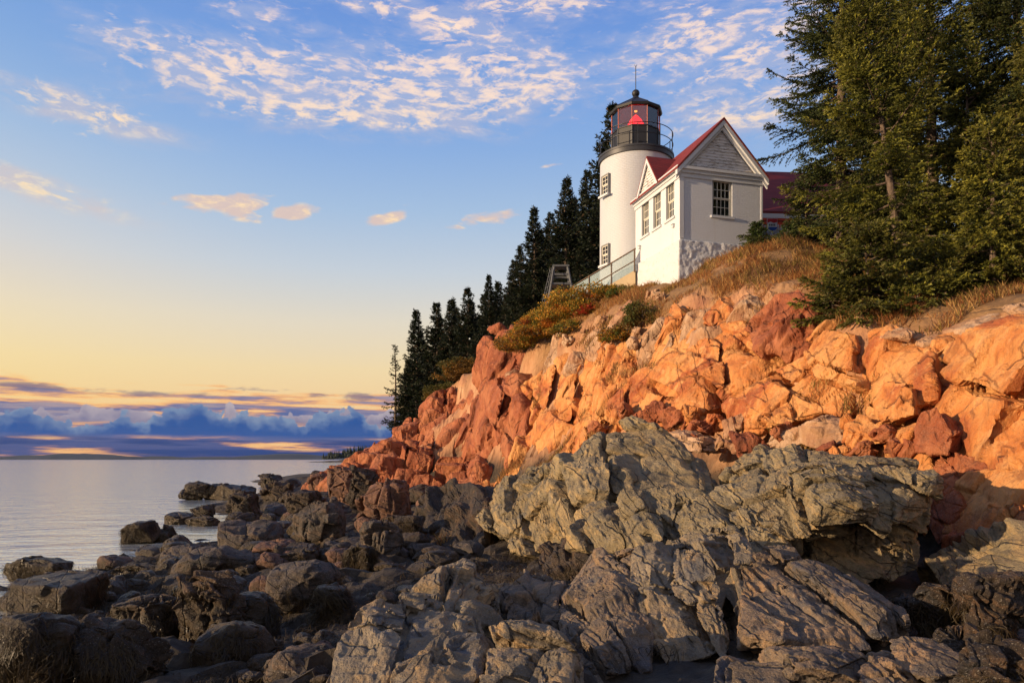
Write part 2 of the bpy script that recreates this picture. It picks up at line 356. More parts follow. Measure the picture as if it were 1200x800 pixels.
def bark():
    m, t, b = mat('spruce_bark'); p = t.new('ShaderNodeTexCoord').outputs['Object']
    n = t.noise(t.vm('MULTIPLY', p, (1, 1, .35)), 14, 6, .65)
    t.l.new(t.ramp(n, [(.3, (.05, .035, .026)), (.55, (.13, .09, .065)), (.75, (.22, .16, .12))]), b.inputs['Base Color']); b.inputs['Roughness'].default_value = .9
    bp = t.new('ShaderNodeBump'); bp.inputs['Distance'].default_value = .05; t.l.new(n, bp.inputs['Height']); t.l.new(bp.outputs[0], b.inputs['Normal'])
    return m
M['bark'] = bark()
def ground_mat():
    m, t, b = mat('headland_ground'); pos = t.new('ShaderNodeNewGeometry').outputs['Position']
    soil = t.new('ShaderNodeAttribute', attribute_name='tint').outputs['Color']; f, hi, _ = t.sep(soil)
    n = t.noise(pos, .8, 5, .6); n2 = t.noise(pos, 4, 5, .65)
    rk = t.ramp(n, [(.3, (.28, .12, .06)), (.5, (.42, .21, .10)), (.7, (.52, .30, .16))])
    dk = t.ramp(n2, [(.3, (.02, .014, .009)), (.5, (.042, .03, .018)), (.7, (.075, .055, .034))])
    rk = t.mix(hi, dk, rk)
    so = t.ramp(n2, [(.3, (.12, .065, .026)), (.5, (.22, .12, .045)), (.7, (.30, .17, .065))])
    t.l.new(t.mix(f, rk, so), b.inputs['Base Color']); b.inputs['Roughness'].default_value = .85
    rock_bump(t, b, pos, .6, .6, 20)
    return m
M['ground'] = ground_mat()
def water_mat():
    m, t, b = mat('sea_water'); pos = t.new('ShaderNodeNewGeometry').outputs['Position']
    b.inputs['Base Color'].default_value = (.62, .67, .66, 1); b.inputs['Metallic'].default_value = .5; b.inputs['Roughness'].default_value = .10; b.inputs['IOR'].default_value = 1.9
    b.inputs['Specular IOR Level'].default_value = .5
    q1 = t.vm('MULTIPLY', pos, (.55, 1.0, 1)); 
    a = t.noise(q1, .45, 3, .5, .6); bb = t.noise(q1, 1.9, 4, .6, .4); c = t.noise(q1, 5.0, 3, .5)
    h = t.m('ADD', t.m('MULTIPLY', a, 1.0), t.m('ADD', t.m('MULTIPLY', bb, .42), t.m('MULTIPLY', c, .07)))
    bp = t.new('ShaderNodeBump'); bp.inputs['Strength'].default_value = 1.0; bp.inputs['Distance'].default_value = .13
    t.l.new(h, bp.inputs['Height']); t.l.new(bp.outputs[0], b.inputs['Normal'])
    return m
M['water'] = water_mat()
# ------------------------------------------------------------------ the headland: one sheet of ground
CP = []
def g(px, py, Y): CP.append(P(px, py, Y))
def gw(*a):
    for x in a: CP.append(np.array(x, float))
for a in [(800,330,32),(741,339,36),(735,352,33),(850,302,31),(892,292,33),(920,284,29),(940,332,24),(860,346,26),(800,356,27.5),(960,384,21),(1000,398,19.3),(1100,384,18.3),(1200,371,16.6),
          (1100,342,24),(1100,302,30),(1200,342,22),(1000,302,30),(735,392,30),(690,396,33.5),(640,408,37.5),(610,418,41.5),(560,448,49),(510,478,61),(478,515,75),
          (690,355,37),(655,350,44),(610,402,54),(560,442,62),(500,485,76),(500,574,66),(560,573,46),(610,566,38),(660,526,31),(720,506,26.2),(800,506,23.8),(900,506,20.8),(1000,516,18.2),(1080,566,15.7),(1150,646,13.7),
          (700,660,13.5),(620,655,17),(850,650,12),(1000,706,11),(1100,726,9.5),(1200,764,8.2),(700,800,6.8),(600,724,9.5),(450,806,7),(900,770,7.5)]: g(*a)
gw((0,0,1.1),(6,3,1.3),(-6,3,.5),(10,45,12),(20,40,12.6),(30,30,11),(-5,90,8),(10,70,12.5),(-20,110,3),(-33,125,.8),(-45,140,-1),(15,100,12),(12.5,11,1.8),
   (-7,9,.2),(-3,12,.45),(-12,19,.05),(-8,20,.35),(-4,20,.8),(-12.2,28,-.05),(-7,30,.7),(-2,30,1.3),(-16.5,42,-.05),(-11,42,.6),(-6,44,1.1),(-21.5,62,-.05),(-14,62,.8),(-27,88,-.05),(-18,88,1.2),
   (-18,12,-.9),(-20,28,-1),(-25,42,-1),(-32,62,-1.2),(-42,90,-1.5),(-70,120,-2),(-60,0,-2),(-14,4,-.4),(40,20,11),(20,8,6),(14,7,3.5),(12,0,3),(50,60,13),(-40,160,-1.5),(40,140,10),(0,150,3))
CP = np.array(CP)
def _solve():
    n = len(CP); D = np.linalg.norm(CP[:, None, :2] - CP[None, :, :2], axis=2)
    A = np.zeros((n + 3, n + 3)); A[:n, :n] = -D - np.eye(n) * .05; Q = np.c_[np.ones(n), CP[:, :2]]; A[:n, n:] = Q; A[n:, :n] = Q.T
    return np.linalg.solve(A, np.r_[CP[:, 2], np.zeros(3)])
CW = _solve()
def ground(X, Y):
    X = np.atleast_1d(np.asarray(X, float)); Y = np.atleast_1d(np.asarray(Y, float)); n = len(CP); out_ = CW[n] + CW[n + 1] * X + CW[n + 2] * Y
    for i in range(n): out_ = out_ - CW[i] * np.hypot(X - CP[i, 0], Y - CP[i, 1])
    return out_
def gz(x, y): return float(ground(x, y)[0])
EY = [0, 14, 16, 18, 19, 24, 26, 27.5, 29.5, 33, 37, 41, 48, 60, 74, 100, 130]
EX = [13.5, 12.6, 11.4, 10, 8.9, 8.4, 7.7, 6.4, 4.9, 3.8, 2.1, .9, -1.9, -5.8, -10.2, -18, -30]
def soilness(X, Y): return smooth(np.asarray(X) - np.interp(Y, EY, EX), -.2, 1.4)
def axis(segs):
    o = []
    for a, b, s_ in segs: o += list(np.arange(a, b, s_))
    return np.array(o + [segs[-1][1]])
ax = axis([(-70, -30, 4), (-30, -16, .5), (-16, 17, .13), (17, 30, .6), (30, 90, 5)])
ay = axis([(-12, 2, 2), (2, 22, .13), (22, 48, .18), (48, 100, .4), (100, 170, 3)])
GX, GY = np.meshgrid(ax, ay); gx, gy = GX.ravel(), GY.ravel()
gzv = ground(gx, gy); so = soilness(gx, gy)
p3 = np.stack([gx, gy, gzv], 1)
rough = fbm(p3 / 1.3, 3, 5, .55); F1, F2, bv, rid = worley((p3 + .35 * fbm(p3 / .7, 9, 2)[:, None]) / 1.1, 5)
rocky = (1 - so)
gzv = gzv - (1 - smooth(gx - np.interp(gy, EY, EX), -.6, .4)) * smooth(gzv, 1.0, 2.4) * (.75 + .02 * gy)
gzv = gzv + rocky * (rough * (.10 + .16 * smooth(gzv, 1.5, 3)) + (rid[:, 0] - .5) * (.10 + .35 * smooth(gzv, 2, 4)) + (bv * (rid - .5)).sum(1) * .35 + fbm(p3 / .4, 13, 4) * .06) + so * (fbm(p3 / 2.2, 6, 4) * .16)
deep = smooth(gzv, -.4, -1.2); hi = smooth(gzv + .5 * rough, 2.6, 4.2)
nx, ny = len(ax), len(ay); idx = np.arange(nx * ny).reshape(ny, nx)
quads = np.stack([idx[:-1, :-1].ravel(), idx[:-1, 1:].ravel(), idx[1:, 1:].ravel(), idx[1:, :-1].ravel()], 1)
so_n = np.clip(so + fbm(p3 / 1.6, 31, 4) * .35 * (so > .02), 0, 1)
tag(npmesh('ground', np.stack([gx, gy, gzv], 1), quads, M['ground'], None, False, np.stack([so_n, hi, 0 * hi], 1)), kind='structure')

# ------------------------------------------------------------------ the sea and the far shore
S = 30000.0
tag(npmesh('water', [(-S, -200, 0), (S, -200, 0), (S, S, 0), (-S, S, 0)], [(0, 1, 2, 3)], M['water']), kind='structure')

# ------------------------------------------------------------------ rock building
def unit(v): return v / (np.linalg.norm(v, axis=-1, keepdims=True) + 1e-9)
_ico = {}
def ico(l):
    if l not in _ico:
        bm = bmesh.new(); bmesh.ops.create_icosphere(bm, subdivisions=l, radius=1)
        _ico[l] = (np.array([v.co[:] for v in bm.verts]), np.array([[v.index for v in f.verts] for f in bm.faces], np.int32)); bm.free()
    return _ico[l]
def hull(pts):
    bm = bmesh.new()
    for p in pts: bm.verts.new(p)
    bmesh.ops.convex_hull(bm, input=bm.verts[:]); bm.normal_update()
    fs = [(np.array(f.normal[:]), np.array(f.verts[0].co[:]), f.calc_area()) for f in bm.faces]; bm.free()
    return fs
def vnormals(V, T):
    fn = np.cross(V[T[:, 1]] - V[T[:, 0]], V[T[:, 2]] - V[T[:, 0]]); N = np.zeros_like(V)
    for k in range(3):
        for c in range(3): N[:, c] += np.bincount(T[:, k], fn[:, c], len(V))
    return N / (np.linalg.norm(N, axis=1, keepdims=True) + 1e-12)
def planes(pts):
    Ns, Ds = [], []
    for n, v, a in hull(pts):
        d = n @ v
        if any(n @ m > .995 and abs(d - e) < .03 for m, e in zip(Ns, Ds)): continue
        Ns.append(n); Ds.append(d)
    return np.array(Ns), np.array(Ds)
def ray_block(c, Ns, Ds, cloud, lvl, pn):
    """surface of a convex block about c: bounded by planes n.x = d, corners slightly worn"""
    global FACE
    Ds = np.maximum(Ds - Ns @ c, .02); U, T = ico(lvl)
    ev, E = np.linalg.eigh(np.cov((cloud - c).T)); L = np.sqrt(np.maximum(ev, 1e-4)); L = np.maximum(L / L.max(), .3)
    D = (U * L) @ E.T; D = D / np.linalg.norm(D, axis=1, keepdims=True)
    if np.linalg.det(E) < 0: T = T[:, ::-1]
    q_ = np.maximum(D @ Ns.T / Ds, 1e-6); mx = q_.max(1); r = 1 / (mx * ((q_ / mx[:, None]) ** pn).sum(1) ** (1 / pn))
    am = q_.argmax(1); s2 = np.partition(q_, -2, axis=1)[:, -2]; FACE = (c + Ns * Ds[:, None])[am], Ns[am], .25 + .75 * smooth(1 - s2 / mx, .0, .035)
    return c + D * r[:, None], T
def star(pts, lvl, pn=26):
    pts = np.array(pts, float); Ns, Ds = planes(pts); c = (pts.max(0) + pts.min(0)) * .25 + pts.mean(0) * .5
    V, T = ray_block(c, Ns, Ds, pts, lvl, pn); return V, T, 1.0
def joint_disp(Pm, B, cell, seed, step, tilt, groove, gw_=.06):
    Q = (Pm + cell[0] * .22 * np.stack([fbm(Pm / (cell[0] * .8) + k * 7.7, seed + 40 + k, 3) for k in range(3)], 1)) @ B / np.array(cell)
    F1, F2, v, rid = worley(Q, seed); ed = F2 - F1
    return (rid[:, 0] - .5) * step + ((v * (rid - .5)).sum(1)) * tilt - groove * np.exp(-(ed / gw_) ** 2)
def ridged(Pm, seed, o=4):
    r = 0; a = 1.0; p = np.asarray(Pm, float)
    for k in range(o):
        r = r + a * (1 - 2 * np.abs(vnoise(p, seed + k * 13))); p = (p @ _rot) * 2.1 + 1.7; a *= .5
    return r
def part1d(x, sp, j, k, seed):
    f = x / sp; i = np.floor(f).astype(np.int64)
    bd = lambda n: n + .38 * (2 * _h(n & 0xffffffff, j, k, seed) - 1)
    b0, b1 = bd(i), bd(i + 1); lo, up = f < b0, f >= b1; n = i - lo + up
    c0, c1 = bd(n), bd(n + 1); d0, d1 = f - c0, c1 - f
    near = np.where(d0 < d1, n, n + 1); ed = np.minimum(d0, d1) * sp
    open_ = _h(near & 0xffffffff, j, k, seed + 7)
    return n & 0xffffffff, ed, open_, (f - (c0 + c1) * .5) * sp
def lattice(Pm, B, cell, seed, step, tilt, groove, gw_, lost=.0, warp=.10):
    """blocks bounded by three sets of joints, each course broken differently from the next"""
    c0 = max(cell)
    Q = (Pm + warp * c0 * np.stack([fbm(Pm / (c0 * 1.1) + q_ * 9.1, seed + 60 + q_, 3) for q_ in range(3)], 1)) @ B
    Q = np.where(np.abs(FACE[1] @ B) > .70, FACE[0] @ B, Q)      # a face along a joint set is one joint plane
    z0 = np.zeros(len(Pm), np.int64)
    n2, e2, o2, l2 = part1d(Q[:, 2], cell[2], z0, z0, seed)
    n0, e0, o0, l0 = part1d(Q[:, 0], cell[0], n2, z0, seed + 1)
    n1, e1, o1, l1 = part1d(Q[:, 1], cell[1], n2, n0, seed + 2)
    r = [_h(n0, n1, n2, seed + q_) for q_ in (11, 12, 13, 14, 15)]
    d = (r[0] - .5) * step + tilt * (l0 * (r[1] - .5) + l1 * (r[2] - .5) + l2 * (r[3] - .5)) - (r[4] < lost) * step * 1.3
    for e_, o_ in ((e0, o0), (e1, o1), (e2, o2)):
        d = d - groove * smooth(o_, .35, .95) * np.exp(-(e_ / gw_) ** 2)
    return d
def relax(d, T, it=2):
    """averages a per-vertex value with its neighbours so steps get real walls instead of saw teeth"""
    n = len(d); i = np.concatenate([T[:, 0], T[:, 1], T[:, 2]]); j = np.concatenate([T[:, 1], T[:, 2], T[:, 0]]); c = np.bincount(i, minlength=n) + 1e-9
    for _ in range(it): d = .4 * d + .6 * np.bincount(i, d[j], n) / c
    return d
def displace(V, T, style, k, seed):
    """k: size of the blocks in metres"""
    N = vnormals(V, T); N = unit(N + .0 * V)
    if style == 'granite':        # steep joints, broken faces
        B = basis((.22, -.30, .92), .5)
        d = fbm(V / (2.0 * k), seed, 4) * .09 * k + lattice(V, B, (1.15 * k, .95 * k, 2.1 * k), seed, .34 * k, .46, .26 * k, .04 * k, .10)
        d2 = lattice(V, B, (.46 * k, .38 * k, .80 * k), seed + 5, .075 * k, .30, .11 * k, .022 * k, .05, .10) + joint_disp(V, B, (.30 * k, .26 * k, .34 * k), seed + 9, .02 * k, .05 * k, 0) + ridged(V / (.5 * k), seed + 8, 6) * .018 * k
    elif style == 'gneiss':       # leaning layers with ledges and cross cracks
        B = basis((.34, -.40, .85), .3)
        d = fbm(V / (1.8 * k), seed, 4) * .09 * k + lattice(V, B, (1.4 * k, 1.1 * k, .60 * k), seed, .38 * k, .46, .30 * k, .045 * k, .08)
        d2 = lattice(V, B, (.55 * k, .42 * k, .15 * k), seed + 5, .085 * k, .34, .13 * k, .024 * k, .06, .12) + joint_disp(V, B, (.30 * k, .26 * k, .16 * k), seed + 9, .02 * k, .05 * k, 0) + ridged(V / (.4 * k), seed + 8, 6) * .016 * k
    elif style == 'jointed':      # long parallel saw-cut joints across fine layers
        B = np.array([[.95, .05, -.10], [.28, .80, -.52], [.10, .60, .80]]); B = np.linalg.qr(B)[0]; B = B * np.sign(np.diag(B))
        d = fbm(V / (1.4 * k), seed, 4) * .06 * k + lattice(V, B, (.48 * k, 2.2 * k, .42 * k), seed, .15 * k, .22, .24 * k, .03 * k, .05, .04)
        d2 = lattice(V, B, (.30 * k, .5 * k, .085 * k), seed + 5, .045 * k, .22, .05 * k, .014 * k, .06, .09) + joint_disp(V, B, (.22 * k, .2 * k, .10 * k), seed + 9, .015 * k, .04 * k, 0) + ridged(V / (.3 * k), seed + 8, 5) * .008 * k
    else:                         # worn boulder
        d = fbm(V / (1.1 * k), seed, 5, .5) * .10 * k + lattice(V, basis((.2, .3, .9), seed), (1.0 * k, .8 * k, .7 * k), seed, .09 * k, .3, .06 * k, .035 * k, 0, .16)
        d2 = ridged(V / (.35 * k), seed + 8, 5) * .020 * k + lattice(V, basis((.3, .1, .8), seed), (.4 * k, .3 * k, .25 * k), seed + 3, .025 * k, .2, .02 * k, .02 * k, 0, .2)
    return V + N * (relax(d * FACE[2], T, 2 if style == 'gneiss' else 1) + (relax(d2 * FACE[2], T, 1) if style == 'worn' else .4 * relax(d2 * FACE[2], T, 1) + .6 * d2 * FACE[2]))[:, None]
def cells1d(x, sp, j, k, seed):
    f = x / sp; i = np.floor(f).astype(np.int64); bd = lambda n: n + .36 * (2 * _h(n & 0xffffffff, j, k, seed) - 1)
    n = i - (f < bd(i)) + (f >= bd(i + 1)); return n & 0xffffffff, bd(n) * sp, bd(n + 1) * sp
STYLE = {'granite': ((.22, -.34, .92), .35, (1.25, 1.05, 1.9), .22, .07), 'gneiss': ((.34, -.42, .84), .3, (1.35, 1.1, .62), .22, .07), 'jointed': (None, 0, (.62, 2.4, .62), .11, .025)}
def fracture(pts, style, k, seed, lvl, pn=44):
    """the rock as its joints break it: flat sided blocks with dark gaps, each slipped a little"""
    r = np.random.default_rng(seed); pts = np.array(pts, float); Ns, Ds = planes(pts); lo, hi = pts.min(0), pts.max(0)
    S = r.uniform(lo, hi, (26000, 3)); S = S[(S @ Ns.T <= Ds).all(1)]; ax0, spin, cell, slip, tilt = STYLE[style]; cell = np.array(cell) * k
    if ax0 is None: B = np.linalg.qr(np.array([[.95, .05, -.10], [.28, .80, -.52], [.10, .60, .80]]))[0]; B = B * np.sign(np.diag(B))
    else: B = basis(ax0, spin)
    Q = S @ B; z0 = np.zeros(len(S), np.int64); n2, a2, b2 = cells1d(Q[:, 2], cell[2], z0, z0, seed); n0, a0, b0 = cells1d(Q[:, 0], cell[0], n2, z0, seed + 1); n1, a1, b1 = cells1d(Q[:, 1], cell[1], n2, n0, seed + 2)
    key = np.stack([n0, n1, n2], 1); _, first, inv, cnt = np.unique(key, axis=0, return_index=True, return_inverse=True, return_counts=True); inv = inv.ravel()
    parts = []; mid = pts.mean(0)
    core, T = ray_block(mid, Ns, Ds - .24 * k, pts, lvl, pn); parts.append((core + vnormals(core, T) * (fbm(core / k, seed, 4) * .05 * k)[:, None], T))
    for q_ in range(len(cnt)):
        if cnt[q_] < max(24, .004 * len(S)): continue
        P_ = S[inv == q_]; c = P_.mean(0); slack = Ds - Ns @ c; out_ = Ns[slack.argmin()]
        if (Ds - (P_ @ Ns.T)).min() > .22 * k: continue
        f = first[q_]; gap = .018 * k + .010; N2, D2 = [], []
        for ax_, (lo_, hi_) in enumerate(((a0[f], b0[f]), (a1[f], b1[f]), (a2[f], b2[f]))): N2 += [B[:, ax_], -B[:, ax_]]; D2 += [hi_ - gap, -lo_ - gap]
        mv = out_ * r.uniform(-.7, 1.0) * slip * k; NN = np.vstack([Ns, np.array(N2)]); DD = np.r_[Ds, D2] - NN @ c
        NN = unit(NN + r.normal(0, tilt, NN.shape)); DD = DD + NN @ (c + mv)
        for _ in range(int(r.integers(2, 5))):                       # broken corners
            n_ = unit(r.normal(size=3) + out_ * .9); NN = np.vstack([NN, n_]); DD = np.r_[DD, (P_ @ n_).max() * 1.0 - (1 - r.uniform(.78, .97)) * ((P_ @ n_).max() - c @ n_) + n_ @ mv]
        l_ = lvl - (1 if cnt[q_] < .05 * len(S) else 0); V, T = ray_block(c + mv, NN, DD, P_, l_, pn)
        N = vnormals(V, T); d = fbm(V / (.9 * k), seed + 3, 4) * .030 * k + ridged(V / (.5 * k), seed + 8, 6) * .012 * k
        if style == 'jointed': B2, c2 = B, (.34 * k, .5 * k, .085 * k)
        elif style == 'gneiss': B2, c2 = B, (.6 * k, .45 * k, .14 * k)
        else: B2, c2 = B, (.55 * k, .45 * k, .8 * k)
        d2 = lattice(V, B2, c2, seed + 5, .05 * k, .22, .06 * k, .018 * k, .05, .08) + joint_disp(V, B, tuple(x * .45 for x in c2), seed + 9, .012 * k, .07 * k, 0)
        parts.append((V + N * (d + FACE[2] * relax(d2, T, 1))[:, None], T))
    return parts
def merged(parts):
    vs, ts, n0 = [], [], 0
    for V, T in parts: vs.append(V); ts.append(T + n0); n0 += len(V)
    return np.vstack(vs), np.vstack(ts)
_seed = [11]
def rock(name, pts, m, lvl=6, style='granite', k=1.0, pn=40, label=None, cat='boulder', group=None, kind=None):
    _seed[0] += 7
    if style in STYLE and lvl >= 7: V, T = merged(fracture(pts, style, k, _seed[0], 6))
    else: V, T, s_ = star(pts, lvl, pn); V = displace(V, T, style, k, _seed[0])
    c = V.mean(0); o = npmesh(name, V - c, T, M[m], None, style == 'worn'); o.location = c
    return tag(o, label, cat, group, kind)
def front(fp, back, extra=()):
    A = np.array([P(*a) for a in fp]); return np.vstack([A, A + np.array(back)] + [P(*a)[None] for a in extra])

# the pink granite cliff: bedrock, one object
cliff_parts = []
def cliff(fp, back=(2.4, 1.8, 0), m='pink', lvl=6, k=1.0, extra=(), style='granite', pn=50):
    _seed[0] += 7; cliff_parts.extend((V, T, m) for V, T in fracture(front(fp, back, extra), style, k * 1.5, _seed[0], 6 if min(a[2] for a in fp) < 30 else 5))
# far left, running down to the sea
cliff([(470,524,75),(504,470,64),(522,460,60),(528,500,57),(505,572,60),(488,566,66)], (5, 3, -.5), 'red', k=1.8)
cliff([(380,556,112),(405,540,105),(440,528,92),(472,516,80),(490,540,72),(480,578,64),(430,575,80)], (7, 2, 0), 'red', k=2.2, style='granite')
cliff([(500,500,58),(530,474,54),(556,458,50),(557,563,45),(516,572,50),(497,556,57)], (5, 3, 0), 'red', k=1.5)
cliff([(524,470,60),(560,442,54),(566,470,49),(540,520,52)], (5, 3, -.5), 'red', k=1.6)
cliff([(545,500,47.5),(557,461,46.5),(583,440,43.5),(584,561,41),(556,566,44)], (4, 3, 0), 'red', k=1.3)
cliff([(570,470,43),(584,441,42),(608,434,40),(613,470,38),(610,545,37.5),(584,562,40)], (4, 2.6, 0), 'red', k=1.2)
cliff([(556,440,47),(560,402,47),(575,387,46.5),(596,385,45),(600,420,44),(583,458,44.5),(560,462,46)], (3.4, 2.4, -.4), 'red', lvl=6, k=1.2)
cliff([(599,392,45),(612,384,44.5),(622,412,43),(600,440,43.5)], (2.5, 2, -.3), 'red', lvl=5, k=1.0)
# middle wall
cliff([(602,557,37.5),(611,520,37),(635,484,35),(668,476,32.5),(674,520,30.6),(645,552,32.5)], (3.5, 2.4, 0), 'pink', k=1.2)
cliff([(610,445,40),(650,418,37),(666,440,34.5),(656,494,33.5),(622,492,37)], (3.2, 2.4, 0), 'pink', k=1.1)
cliff([(650,424,37),(690,402,33.5),(702,440,31.5),(692,498,30.5),(655,494,33.5)], (3, 2.2, 0), 'pink', k=1.0)
cliff([(690,405,33.5),(736,388,30),(748,425,28.8),(722,482,27.6),(692,500,30)], (3, 2.2, 0), 'pink', k=1.0)
cliff([(664,520,31.5),(690,480,30.5),(722,478,27.8),(716,520,27),(680,545,29)], (3, 2, -.5), 'pink', k=1.0)
# bright wedge and the two fins under the grass
cliff([(704,492,28),(712,462,28),(746,430,27),(772,420,26),(832,432,23.6),(843,470,22.8),(800,492,23.2),(758,504,25)], (2.6, 2.2, 0), 'pink', lvl=7, k=1.1)
cliff([(752,430,27.6),(768,400,27.4),(788,356,27.6),(800,362,27),(818,395,25.4),(820,440,24.2),(770,440,26)], (2.4, 2, -.4), 'pink', lvl=7, k=1.1)
cliff([(812,398,25.8),(838,352,26.2),(868,396,24.4),(924,408,22.4),(932,436,21.6),(862,468,22.2),(818,440,24)], (2.4, 2.2, -.3), 'pink', lvl=7, k=1.1)
cliff([(836,470,23.2),(862,458,22.5),(930,432,21.6),(962,418,20.8),(1000,414,19.6),(1009,484,18.4),(962,492,19),(915,498,19.8),(870,505,21.5)], (2.4, 2.6, -.2), 'pink', lvl=7, k=1.2)
# right wall
cliff([(998,398,19.6),(1045,384,18.6),(1092,392,17.4),(1094,480,15.8),(1050,498,16.6),(1016,492,17.6),(1000,450,18.8)], (2.6, 2.4, -.2), 'pink', lvl=7, k=1.2)
cliff([(1088,402,17.2),(1130,388,16.6),(1200,372,15),(1290,362,13),(1310,640,10.4),(1205,632,12),(1165,622,13),(1135,570,14),(1118,500,15),(1092,482,16)], (3, 2.6, 0), 'pink', lvl=7, k=1.5)
cliff([(1180,420,14.2),(1240,395,13),(1320,420,11.6),(1320,640,10.2),(1200,635,12),(1165,560,13.2)], (2, 2, 0), 'pink', lvl=7, k=1.3)
cliff([(1016,476,17.2),(1030,456,17),(1072,464,16),(1074,494,15.8),(1040,506,16.2)], (1.6, 1.6, 0), 'pink', lvl=6, k=.8)
cliff([(1084,536,15),(1124,530,14.6),(1142,570,13.8),(1141,612,13.4),(1110,640,13.6),(1084,604,14.4)], (1.6, 1.6, 0), 'red', lvl=6, k=.8)
cliff([(1030,510,16.6),(1075,500,15.8),(1090,560,15),(1060,620,15.4),(1020,580,16.8)], (2, 2, 0), 'pink', lvl=6, k=.9)
cliff([(700,400,33),(735,352,33),(790,345,30),(790,372,28.4),(745,410,29.2)], (2, 2, -.8), 'tan', lvl=6, k=.8)
cliff([(640,412,38),(690,380,35.5),(735,356,33.6),(740,385,30.6),(690,404,33.6)], (1.5, 1.5, -.8), 'tan', lvl=6, k=.7)
rng = np.random.default_rng(21)
gyr, gxr = np.gradient(GZ0 := ground(gx, gy).reshape(ny, nx), ay, ax); slope = np.hypot(gxr, gyr).ravel()
cand = np.flatnonzero((soilness(gx, gy) < .25) & (GZ0.ravel() > 1.7) & (slope > np.where(GZ0.ravel() > 5, .12, .34)) & (gy > 13) & (gy < 95) & (gx < 13)); got = []
rng.shuffle(cand)
for i in cand:
    p = np.array([gx[i], gy[i], GZ0.ravel()[i]]); r_ = 1.0 + .028 * p[1]
    if any(np.hypot(p[0] - o_[0], p[1] - o_[1]) < .62 * r_ for o_ in got): continue
    got.append(p)
    if len(got) > 150: break
for p in got:
    r_ = (1.0 + .028 * p[1]) * rng.uniform(.8, 1.25); q_ = rng.normal(size=(13, 3)); q_ /= np.linalg.norm(q_, axis=1, keepdims=True); q_ = np.sign(q_) * np.abs(q_) ** .7 * rng.uniform(.8, 1.05, (13, 1))
    _seed[0] += 7; deep_ = .75 if p[1] < 36 and p[2] < 7.8 else 0.0; c_ = p + np.array([(.30 + deep_) * r_, (.2 + deep_ * .6) * r_, -(.62 + deep_ * .4) * r_]); 
    m = 'tan' if p[2] > 7.6 and p[1] < 44 else ('red' if p[1] > 39 else 'pink')
    cliff_parts.extend((V, T, m) for V, T in fracture(c_ + q_ * np.array([.72, .72, .95]) * r_, 'granite', .75 * r_, _seed[0], 5))
cliff([(942,402,20.9),(972,378,20.3),(1006,388,19.1),(1008,446,18.1),(960,440,19.5)], (2, 2, -.2), 'pink', k=.8)
cliff([(1285,362,13.2),(1480,345,11),(1610,370,9.8),(1640,680,8.2),(1312,655,10.4)], (3, 2.6, 0), 'pink', k=1.3)
cliff([(1112,556,15),(1200,556,13),(1310,600,11.6),(1310,700,10.6),(1180,690,11.8),(1112,650,13.2)], (2, 2, -.2), 'pink', k=1.0)
cliff([(1104,388,17.8),(1140,366,18.2),(1200,350,17),(1300,340,15.5),(1300,385,13.6),(1200,382,15.2),(1130,396,16.8)], (2.5, 2.5, -.1), 'tan', k=.8)
cliff([(1006,396,19.6),(1050,376,19.2),(1110,372,18.6),(1100,396,17.4),(1040,398,18.4)], (2, 2, -.2), 'tan', k=.7)
vs, ts, ms, n0 = [], [], [], 0
keys = ['pink', 'red', 'tan']
for V, T, m in cliff_parts: vs.append(V); ts.append(T + n0); ms.append(np.full(len(T), keys.index(m), np.int32)); n0 += len(V)
co = npmesh('cliff', np.vstack(vs), np.vstack(ts), None, None, False); [co.data.materials.append(M[k_]) for k_ in keys]
co.data.polygons.foreach_set('material_index', np.concatenate(ms)); tag(co, kind='structure'); del vs, ts, cliff_parts

# loose pink rocks
PK = 'fallen pink granite blocks below the cliff'
rock('boulder', front([(875,388,23.2),(889,362,23.2),(906,340,23),(935,330,22.6),(951,346,22),(956,396,21.4),(948,418,21.4),(908,412,21.8),(880,408,22.6)], (1.2, 1.6, -.1)), 'red', 6, 'granite', 1.3, label='big upright red brown boulder perched on the cliff under the grass slope')
rock('boulder', front([(1070,500,15.2),(1078,482,15.2),(1098,476,15),(1120,510,14.6),(1112,532,14.5),(1072,530,15)], (1, 1, 0)), 'red', 6, 'granite', .6, label='squarish red block jammed at the foot of the right rock wall')
rock('boulder', front([(984,518,17.2),(988,496,17.2),(1012,488,17),(1032,500,16.6),(1030,520,16.4),(1000,526,16.8)], (.9, .9, 0)), 'pink', 6, 'granite', .5, label='smooth orange block below the overhang left of the squarish red block')
rock('boulder', front([(930,520,18.6),(934,498,18.6),(960,488,18.4),(986,500,17.8),(984,522,17.6),(950,528,18.2)], (1.2, 1, 0)), 'tan', 6, 'worn', .8, 12, label='pale rounded boulder wedged between the orange blocks under the cliff')
rock('boulder', front([(896,520,19.6),(908,505,19.6),(938,500,19),(940,520,18.8),(915,528,19.2)], (.9, .9, 0)), 'tan', 6, 'granite', .5, label='flat pale slab left of the pale rounded boulder', group=None)
rock('boulder', front([(774,508,22),(784,504,22),(826,516,21),(822,530,20.8),(788,528,21.4)], (.9, .8, 0)), 'tan', 6, 'granite', .5, label='pinkish slab lying on top of the grey ledge')
rng = np.random.default_rng(5)
def chip(px, py, Y, s_, asp=(1, 1, .8)):
    c = P(px, py, Y); q_ = rng.normal(size=(11, 3)); q_ /= np.linalg.norm(q_, axis=1, keepdims=True); q_ = q_ * np.array(asp) * s_ * .5 * rng.uniform(.8, 1.15, (11, 1))
    return c + q_
